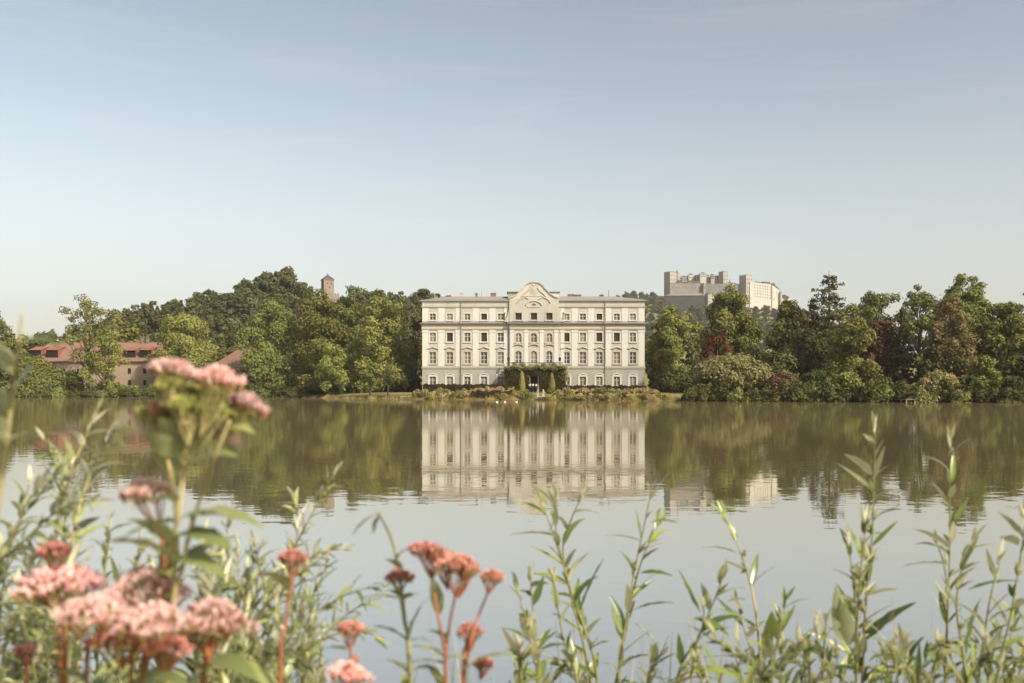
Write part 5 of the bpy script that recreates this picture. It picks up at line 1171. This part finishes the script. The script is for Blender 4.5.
shoot('leafy_shoot', 'tall slender leafy shoot nearest the right edge', [[(950, 440), (950, 490), (950, 550), (948, 610), (945, 690)], [(974, 540), (962, 568), (957, 610), (966, 690)], [(936, 540), (945, 570), (948, 610), (946, 690)]], 1.78, 17, f0=0.56, step=0.042, tuft=0.55,
      extra=((949, 565, 900, 570, 0.017, 0.2, 0.25), (968, 590, 1020, 582, 0.014, 0.3, 0.2), (950, 548, 912, 530, 0.013, 0.6, 0.5), (966, 655, 980, 600, 0.03, 0.5, 1.0)))
shoot('leafy_shoot', 'leafy shoot leaning in from the right edge with broad leaves', [[(1026, 520), (1020, 560), (1010, 620), (996, 690)], [(1000, 560), (990, 600), (984, 640), (978, 690)]], 1.6, 18, f0=0.55, step=0.042, W=0.016, extra=((1012, 610, 990, 622, 0.018, 0.3, 0.5), (1018, 545, 1000, 538, 0.02, 0.9, 0.5), (1040, 512, 1008, 511, 0.016, 0.5, 0.3)))
shoot('leafy_shoot', 'bushy low shoot between the curved shoot and the tallest one', [[(800, 640), (792, 655), (784, 670), (780, 690)], [(786, 600), (780, 630), (774, 660), (772, 690)], [(826, 622), (824, 650), (822, 690)]], 1.65, 19, f0=0.68, step=0.03, L=0.085, W=0.0155, extra=((790, 660, 812, 632, 0.02, 0.9, 2.8), (778, 640, 772, 612, 0.022, 0.9, 2.9)))
rd0 = random.Random(44)
for k_, (px, py) in enumerate(((520, 646), (575, 656), (652, 652), (738, 640), (765, 655), (806, 664), (836, 652), (884, 650), (906, 640), (926, 655), (962, 650), (986, 640), (1008, 650), (782, 644), (816, 628), (896, 640), (938, 640), (996, 628), (1016, 612), (694, 664))):
    shoot('low_sprout', 'low leafy sprout among the taller shoots along the lower picture edge', [[(px, py), (px + rd0.uniform(-6, 6), (py + 690)/2), (px + rd0.uniform(-26, 26), 692)], [(px + rd0.uniform(-28, 28), py + rd0.uniform(-8, 18)), (px + rd0.uniform(-8, 8), 692)]], rd0.uniform(1.45, 1.9), 60 + k_, group='low sprouts on the near bank', f0=0.68, step=0.03, L=0.08, W=0.0145, r=0.0018)

# the narrow leaved bush on the left: several branching plants
def thin_branches(seed, n, region, d0, d1):
    rd = random.Random(seed); out = []
    return out
LB = [
    ('narrow leaved branch reaching up beside the pink blossoms at the far left', [[(96, 414), (84, 440), (70, 475), (58, 520), (50, 600), (60, 690)], [(120, 425), (104, 446), (88, 480), (74, 530), (66, 600), (68, 690)], [(44, 440), (60, 462), (66, 500), (62, 560), (60, 690)]], 1.30, 0.058, 0.0115),
    ('thin narrow leaved branches sweeping right from the left edge', [[(102, 500), (62, 508), (20, 545), (-10, 580), (-20, 690)], [(60, 470), (36, 500), (8, 540), (-8, 600), (-14, 690)], [(84, 560), (50, 580), (16, 620), (0, 690)], [(30, 480), (20, 520), (6, 570), (-4, 690)]], 1.18, 0.052, 0.0095),
    ('tallest narrow leaved branch right of the pink cluster, leaning right', [[(338, 468), (322, 495), (306, 525), (278, 575), (240, 630), (206, 690)], [(292, 494), (298, 520), (292, 556), (268, 600), (226, 690)], [(346, 548), (318, 555), (286, 585), (252, 625), (216, 690)]], 1.5, 0.046, 0.0085),
    ('low narrow leaved branches left of the slender red stemmed blossoms', [[(386, 586), (352, 592), (318, 612), (284, 645), (258, 690)], [(384, 640), (356, 630), (322, 640), (290, 665), (272, 690)], [(328, 560), (316, 590), (296, 625), (272, 690)], [(372, 600), (346, 615), (310, 650), (284, 690)]], 1.4, 0.046, 0.0085),
    ('narrow leaved bush filling the middle of the left foreground', [[(232, 505), (226, 540), (220, 590), (214, 690)], [(262, 545), (250, 570), (238, 610), (226, 690)], [(204, 545), (208, 580), (208, 630), (208, 690)], [(276, 590), (258, 620), (240, 650), (228, 690)], [(240, 600), (230, 640), (222, 690)]], 1.42, 0.048, 0.009),
    ('narrow leaved growth behind the lower pink blossoms', [[(30, 540), (36, 580), (40, 630), (44, 690)], [(110, 520), (106, 560), (100, 620), (96, 690)], [(140, 540), (134, 590), (126, 640), (120, 690)], [(8, 600), (14, 640), (18, 690)], [(178, 560), (170, 600), (160, 690)]], 1.36, 0.05, 0.010),
]
for k_, (lb, lines, d_, L_, W_) in enumerate(LB):
    shoot('willow_branch', lb, lines, d_, 30 + k_, leaf='leaf_p', L=L_*1.06, W=W_*1.05, step=0.0135, r=0.0019, stem='stem_g' if k_ % 2 else 'stem_y', f0=0.52, tuft=0.35, ang=(25, 70), droop=0.9, group='narrow leaved willow branches', cat='willow')
rd0 = random.Random(45)
for k_ in range(34):
    px = rd0.uniform(-10, 345); py = rd0.uniform(535, 650)
    shoot('willow_sprout', 'low narrow leaved sprout in the tangle at the lower left', [[(px, py), (px + rd0.uniform(-15, 15), py + 40), (px + rd0.uniform(-25, 25), 700)], [(px + rd0.uniform(-40, 40), py + rd0.uniform(10, 40)), (px + rd0.uniform(-15, 15), py + 55), (px + rd0.uniform(-15, 15), 705)]], rd0.uniform(1.15, 1.5), 200 + k_, leaf='leaf_p', L=0.056, W=0.0098, step=0.0145, r=0.0014, f0=0.62, tuft=0.35, ang=(25, 75), group='low willow sprouts', cat='willow')
shoot('leafy_shoot', 'blurred yellowish stem with broad leaves at the left picture edge', [[(22, 312), (18, 350), (12, 400), (4, 460), (-8, 560), (-20, 690)]], 0.86, 90, L=0.05, W=0.016, step=0.05, r=0.0026, stem='stem_y', f0=0.98, tuft=0.0, tipn=0,
      extra=((12, 395, 34, 368, 0.017, 0.7, 0.9), (14, 375, -8, 340, 0.014, 0.3, 0.6), (4, 445, 28, 435, 0.008, 0.6, 0.2), (8, 410, -14, 385, 0.015, 0.2, 0.4), (16, 370, -2, 350, 0.008, 0.5, 0.4), (2, 440, -14, 415, 0.02, 0.3, 0.5)))

# hemp agrimony: stems, opposite leaves, domed heads of many small florets
def floret_template(rng):
    v, f, part = [], [], []
    def cone(r0, r1, z0, z1, n, pt):
        i = len(v)
        for r, z in ((r0, z0), (r1, z1)):
            for j in range(n): v.append((r*math.cos(6.283*j/n), r*math.sin(6.283*j/n), z))
        for j in range(n): f.append((i + j, i + (j+1) % n, i + n + (j+1) % n, i + n + j)); part.append(pt)
    cone(0.0004, 0.0011, -0.0055, -0.0008, 5, 0)
    for j in range(11):
        a = rng.uniform(0, 6.28); e = rng.uniform(0.05, 0.75); l = rng.uniform(0.0028, 0.0052); d = np.array([math.cos(a)*math.sin(e), math.sin(a)*math.sin(e), math.cos(e)])
        s_ = np.cross(d, [0.3, 0.5, 0.8]); s_ /= np.linalg.norm(s_); p = np.array([0, 0, -0.0012]); w = 0.00045; i = len(v)
        tip = p + d*l
        v.extend([tuple(p - s_*w), tuple(p + s_*w), tuple(tip + s_*w*1.6), tuple(tip - s_*w*1.6)]); f.append((i, i+1, i+2, i+3)); part.append(1)
    return np.array(v), np.array(f), np.array(part)
FLT = [floret_template(np.random.default_rng(k)) for k in range(4)]

def flower_head(root, off, cx, cy, wpx, d, forkpx, mat, seed, rise=0.46, dens=1.0, stalk='stem_r', tilt=0.0, name='flower_head'):
    """a flat dome of florets; fork is the point the stalks spread from"""
    rng = np.random.default_rng(seed); c = PT(cx, cy, d) - off; R = wpx/2/FPX*d; fk = PT(forkpx[0], forkpx[1], d) - off
    n = int(dens * min(420, 110*(R/0.02)**1.6)) + 20
    r = np.sqrt(rng.uniform(0, 1, n)); a = rng.uniform(0, 6.283, n); lob = 1 + 0.16*np.sin(a*3 + seed) + 0.1*np.sin(a*5 + seed*2)
    X = R*r*lob*np.cos(a); Y = R*r*lob*np.sin(a)*0.85; Z = R*rise*(1 - (r*1.05)**2) + 0.05*R*rng.normal(size=n) + 0.06*R*np.sin(X/R*5 + seed)*np.cos(Y/R*4) + X*tilt
    P = np.stack([X, Y, Z], 1) + np.array(c); D = np.stack([X/R*0.6, Y/R*0.6, np.ones(n)], 1) + rng.normal(size=(n, 3))*0.22; D /= np.linalg.norm(D, axis=1, keepdims=True)
    V, F, T, PT_ = [], [], [], []; o_ = 0
    for i in range(n):
        tv, tf, tp = FLT[i % 4]; z = D[i]; x = np.cross(z, [0.3, 0.9, 0.1]); x /= np.linalg.norm(x); y = np.cross(z, x); ca, sa = math.cos(i*1.7), math.sin(i*1.7)
        Mx = np.stack([x*ca + y*sa, y*ca - x*sa, z], 0); sc = rng.uniform(0.85, 1.3)
        V.append(tv*sc @ Mx + P[i]); F.append(tf + o_); o_ += len(tv); T.append(np.full(len(tf), rng.uniform(0, 1))); PT_.append(tp)
    o = quads(name, np.concatenate(V), np.concatenate(F), M['budf'], root, np.concatenate(T)); o.data.materials.append(M[mat]); mat == 'budg' and o.data.materials.__setitem__(0, M['budg']); o.data.polygons.foreach_set('material_index', np.concatenate(PT_).astype(np.int32))
    b = MB()
    nb = 12
    for k in range(nb):
        aa = 6.283*k/nb + rng.uniform(-.2, .2); e = Vector((R*0.6*math.cos(aa), R*0.5*math.sin(aa), -0.004 + R*0.6*math.cos(aa)*tilt)) + c
        mid = fk.lerp(e, 0.5) + Vector((0, 0, -0.1*(e - fk).length)); b.tube([fk, mid, e], [0.0008, 0.0006, 0.0005], 5, cap=False)
        for j in range(5):
            q = P[rng.integers(0, n)]
            if (Vector(q) - e).length < R*0.75: b.tube([mid.lerp(e, 0.7), Vector(q) - Vector(D[0])*0.004], [0.0005, 0.0004], 4, cap=False)
    b.build('flower_stalks', M[stalk], o, True)
    return o

def pink_plant(label, d, stems, heads, leaves, seed, stem='stem_r', group='pink flowering plants on the near bank', bl_mat='leaf_a', L=0.07, W=0.015, step=0.05, f0=0.55, r=0.0023):
    rd = random.Random(seed); lines = [stem_line(p, d, rd, 0.03) for p in stems]; off = lines[0][0].copy()
    root = empty('pink_flower_plant', off, 0, label, 'flower', group); bl = Blades()
    for ln in lines:
        ln = [p - off for p in ln]; b = MB(); m_ = len(ln); b.tube(ln, [r*(1.3 - 0.8*k/(m_ - 1)) for k in range(m_)], 7); b.build('stem', M[stem], root, True)
        acc = along(ln); T = acc[-1]; q = f0*T; az = rd.uniform(0, 3)
        while q < T*0.9:
            p, t = at_len(ln, acc, q); az += 1.57 + rd.uniform(-.3, .3)
            for s_ in (0, math.pi):
                o = Quaternion(t, az + s_) @ t.orthogonal().normalized(); e = math.radians(rd.uniform(45, 72)); sz = rd.uniform(0.6, 1.1)
                bl.add(p, t*math.cos(e) + o*math.sin(e), L*sz, W*sz, rd.uniform(0.5, 1.3), rd.random(), rd.uniform(-.3, .3), 0.25, 9)
            q += step*rd.uniform(0.8, 1.2)
    for i, h in enumerate(heads): flower_head(root, off, h[0], h[1], h[2], d + h[5] if len(h) > 5 else d, h[3], h[4], seed*10 + i, stalk=stem, tilt=h[6] if len(h) > 6 else 0.0)
    for (px, py, qx, qy, w_, tn, rl) in leaves:
        p0, p1 = PT(px, py, d) - off, PT(qx, qy, d - 0.03) - off; v = p1 - p0
        bl.add(p0, v + Vector((0, 0, 0.4*v.length)), v.length*1.06, w_, 0.8, tn, rl, 0.2, 10)
    bl.build('leaves', M[bl_mat], root)
    return root
pink_plant('tallest pink blossom cluster on the left, three domed heads above the waterline', 0.82,
           [[(188, 420), (184, 460), (178, 520), (166, 580), (162, 690)], [(230, 420), (214, 460), (200, 500), (184, 560), (168, 690)], [(160, 440), (170, 470), (176, 520), (170, 600), (164, 690)]],
           [(174, 371, 40, (188, 425), 'pinkf', -0.01, -0.10), (217, 381, 48, (200, 436), 'pinkf', -0.02, -0.12), (247, 405, 34, (228, 432), 'pinkf', 0.0, -0.35), (198, 396, 46, (194, 440), 'budg', 0.02), (178, 394, 36, (188, 440), 'budg', 0.0), (226, 404, 36, (214, 440), 'budg', 0.03), (208, 412, 44, (200, 448), 'budg', -0.01), (186, 408, 40, (188, 446), 'budg', -0.02), (240, 418, 26, (226, 440), 'budg', 0.0), (196, 428, 34, (190, 456), 'budg', 0.0), (170, 388, 30, (186, 430), 'budg', -0.02), (158, 414, 36, (166, 446), 'budg', 0.01), (164, 410, 24, (168, 446), 'pinkd', 0.0)],
           [(182, 466, 92, 456, 0.022, 0.8, 0.2), (182, 470, 236, 458, 0.022, 0.5, 0.3), (222, 432, 254, 436, 0.011, 0.9, 0.4), (176, 470, 152, 434, 0.024, 0.4, 0.6), (178, 522, 118, 548, 0.021, 0.4, 0.3), (176, 520, 262, 532, 0.022, 0.5, 0.2), (170, 556, 96, 545, 0.022, 0.5, 0.3), (174, 545, 130, 520, 0.02, 0.6, 0.4), (180, 500, 132, 512, 0.02, 0.6, 0.3), (176, 535, 232, 556, 0.021, 0.3, 0.3), (172, 575, 128, 590, 0.022, 0.5, 0.3), (186, 450, 160, 420, 0.02, 0.5, 0.7), (192, 455, 214, 430, 0.018, 0.5, 0.6), (172, 560, 222, 580, 0.021, 0.4, 0.3), (190, 520, 228, 516, 0.012, 0.8, 0.2)], 3, stem='stem_y', f0=0.6, step=0.07)
pink_plant('single small flat pink head just below the tallest blossom cluster', 0.84, [[(154, 520), (164, 560), (162, 690)]], [(149, 494, 52, (160, 528), 'pinkf', 0.0, 0.05)], [(160, 570, 102, 588, 0.014, 0.4, 0.3)], 4, f0=0.7)
pink_plant('pink blossom cluster low on the left with four broad heads on orange stems', 0.80,
           [[(90, 640), (88, 660), (86, 700)], [(150, 640), (146, 670), (140, 700)], [(146, 612), (136, 650), (130, 700)]],
           [(88, 618, 66, (90, 648), 'pinkf', -0.03), (152, 626, 72, (148, 658), 'pinkf', -0.04), (148, 592, 78, (146, 626), 'pinkf', 0.03), (120, 640, 50, (124, 668), 'pinkd', 0.0), (170, 650, 44, (160, 676), 'pinkd', 0.0), (105, 604, 40, (104, 636), 'pinkf', 0.0)], [(86, 680, 40, 676, 0.016, 0.3, 0.3), (140, 682, 190, 690, 0.016, 0.2, 0.3)], 5, f0=0.75)
pink_plant('pink heads close to the left edge, one small above a wide one', 0.88, [[(56, 570), (60, 620), (62, 700)], [(66, 604), (66, 640), (64, 700)]],
           [(55, 553, 30, (57, 578), 'pinkd', 0.0), (64, 587, 78, (66, 618), 'pinkf', 0.0, 0.1), (34, 582, 26, (54, 610), 'pinkf', 0.02)], [(58, 600, 20, 618, 0.016, 0.25, 0.3)], 6, f0=0.72)
pink_plant('broad pink head right of the low left cluster, tilted to the right', 0.83, [[(214, 640), (208, 665), (202, 700)]], [(217, 620, 66, (212, 650), 'pinkf', 0.0, -0.25), (204, 634, 40, (208, 656), 'pinkd', 0.0)], [(208, 660, 256, 684, 0.02, 0.2, 0.3), (206, 672, 166, 664, 0.015, 0.3, 0.3)], 7, f0=0.72)
pink_plant('tiny reddish bud head at the bottom left corner', 0.95, [[(25, 662), (26, 700)]], [(25, 652, 20, (25, 668), 'pinkd')], [], 8, f0=0.8)
pink_plant('small pink head among the narrow leaves right of the tallest cluster', 0.95, [[(292, 575), (286, 620), (280, 700)]], [(293, 559, 26, (292, 580), 'pinkd', 0.0, -0.1)], [(290, 590, 258, 572, 0.018, 0.6, 0.3), (288, 600, 318, 606, 0.012, 0.4, 0.3)], 9, f0=0.75)
pink_plant('small orange pink head low left of the slender stems', 1.0, [[(350, 645), (352, 668), (360, 700)]], [(350, 630, 28, (350, 650), 'pinkd', 0.0)], [(346, 650, 314, 655, 0.012, 0.3, 0.3)], 10, f0=0.78)
pink_plant('pink head cut by the lower picture edge', 0.92, [[(348, 690), (350, 705)]], [(347, 676, 40, (348, 696), 'pinkf', 0.0, -0.15)], [], 12, f0=0.8)
pink_plant('slender red stemmed plant with several dusky pink heads before the open water', 1.02,
           [[(457, 588), (449, 630), (445, 690)], [(430, 568), (437, 610), (444, 650), (446, 690)], [(490, 588), (479, 615), (470, 645), (464, 690)], [(470, 646), (466, 665), (462, 690)]],
           [(457, 567, 42, (456, 598), 'pinkd', -0.02), (430, 554, 36, (432, 580), 'pinkd', 0.0, -0.2), (443, 560, 30, (448, 590), 'pinkd', 0.01), (466, 572, 20, (459, 598), 'pinkd', 0.0), (491, 578, 22, (488, 594), 'pinkd', 0.0), (470, 632, 24, (470, 652), 'pinkd', 0.0), (484, 664, 18, (480, 680), 'pinkd', 0.0)],
           [(448, 640, 424, 632, 0.010, 0.3, 0.3), (446, 665, 402, 668, 0.014, 0.3, 0.2), (440, 615, 432, 578, 0.014, 0.3, 0.6), (462, 672, 512, 655, 0.012, 0.6, 0.2)], 13, f0=0.72, step=0.08, r=0.0020, L=0.045, W=0.011)
pink_plant('green stemmed plant with one flat brownish pink head, left of the red stemmed one', 1.06,
           [[(378, 512), (392, 540), (399, 572), (405, 620), (411, 690)], [(398, 586), (404, 620), (410, 690)]], [(399, 578, 26, (400, 594), 'pinkd', 0.0)],
           [(380, 514, 374, 536, 0.012, 0.5, 0.8), (378, 514, 354, 538, 0.009, 0.3, 0.3), (400, 600, 352, 604, 0.012, 0.2, 0.2), (408, 640, 428, 596, 0.015, 0.2, 0.6), (396, 560, 414, 548, 0.012, 0.4, 0.4), (402, 570, 384, 560, 0.009, 0.9, 0.4)], 14, stem='stem_g', f0=0.74, step=0.06, L=0.045, W=0.011)

# thin grasses among the shoots
M['blade'] = leafmat('grass_leaf', (0.20, 0.225, 0.07), (0.30, 0.31, 0.12), 0.4, 0.3); M['dry'] = leafmat('dry_grass_leaf', (0.48, 0.40, 0.20), (0.50, 0.43, 0.24), 0.6, 0.2)
rg = random.Random(91)
for k_, (px, py, dry) in enumerate(((512, 632, 0), (566, 640, 1), (606, 628, 0), (662, 640, 0), (694, 626, 1), (742, 632, 0), (790, 622, 1), (812, 640, 0), (880, 618, 1), (912, 626, 0), (972, 628, 1), (1012, 618, 0), (250, 610, 1), (330, 640, 0), (420, 640, 0), (484, 652, 1))):
    d_ = rg.uniform(1.35, 1.9); tp = PT(px, py, d_); bx_ = tp.x + rg.uniform(-0.06, 0.06); g = gz(bx_, d_); h_ = tp.z - g
    r_ = empty('grass_tuft', (bx_, d_, g), 0, 'tuft of dry straw coloured grass between the leafy shoots' if dry else 'tuft of long thin green grass between the leafy shoots', 'grass', 'dry grass tufts on the near bank' if dry else 'green grass tufts on the near bank')
    bl = Blades()
    for j in range(11):
        a_ = rg.uniform(0, 6.28); t_ = rg.uniform(0.02, 0.2)
        bl.add((rg.uniform(-.015, .015), rg.uniform(-.015, .015), -0.02), (math.cos(a_)*t_, math.sin(a_)*t_, 1), h_*rg.uniform(0.75, 1.12), rg.uniform(0.004, 0.0075), rg.uniform(0.15, 1.0), rg.random(), rg.uniform(0, 3), 0.3, 12)
    bl.build('blades', M['dry' if dry else 'blade'], r_)

# short grass on the near bank
rng = np.random.default_rng(8); n = 14000; xx = rng.uniform(-3.2, 3.2, n); dd = rng.uniform(-1.2, 3.0, n); zz = ground(xx, dd); hh = rng.uniform(0.05, 0.2, n); w = 0.004
ax = rng.uniform(0, 6.28, n); dx, dy = np.cos(ax), np.sin(ax); ln_ = rng.uniform(0, 0.08, n)
V = np.stack([np.stack([xx - dy*w, dd + dx*w, zz - 0.01], 1), np.stack([xx + dy*w, dd - dx*w, zz - 0.01], 1), np.stack([xx + dy*w*0.7 + dx*ln_*0.4, dd - dx*w*0.7 + dy*ln_*0.4, zz + hh*0.7], 1), np.stack([xx + dx*ln_, dd + dy*ln_, zz + hh], 1)], 1).reshape(-1, 3)
tag(quads('bank_grass', V, np.arange(4*n).reshape(n, 4), M['grass'], None, rng.uniform(0, 1, n)), 'short green grass on the near bank', 'grass', kind='stuff')

# ------------------------------------------------------------------ summer haze
m, t, o = newmat('summer_haze')
pv = t.nodes.new('ShaderNodeVolumePrincipled'); pv.inputs['Color'].default_value = (0.90, 0.85, 0.79, 1); pv.inputs['Density'].default_value = 0.000095; pv.inputs['Anisotropy'].default_value = 0.0
t.links.new(pv.outputs[0], o.inputs['Volume'])
b = MB(); b.box(-2700, 2700, -330, 4100, -4, 190); tag(b.build('haze', m), 'thin summer haze over the lake and hills', 'haze', kind='stuff')
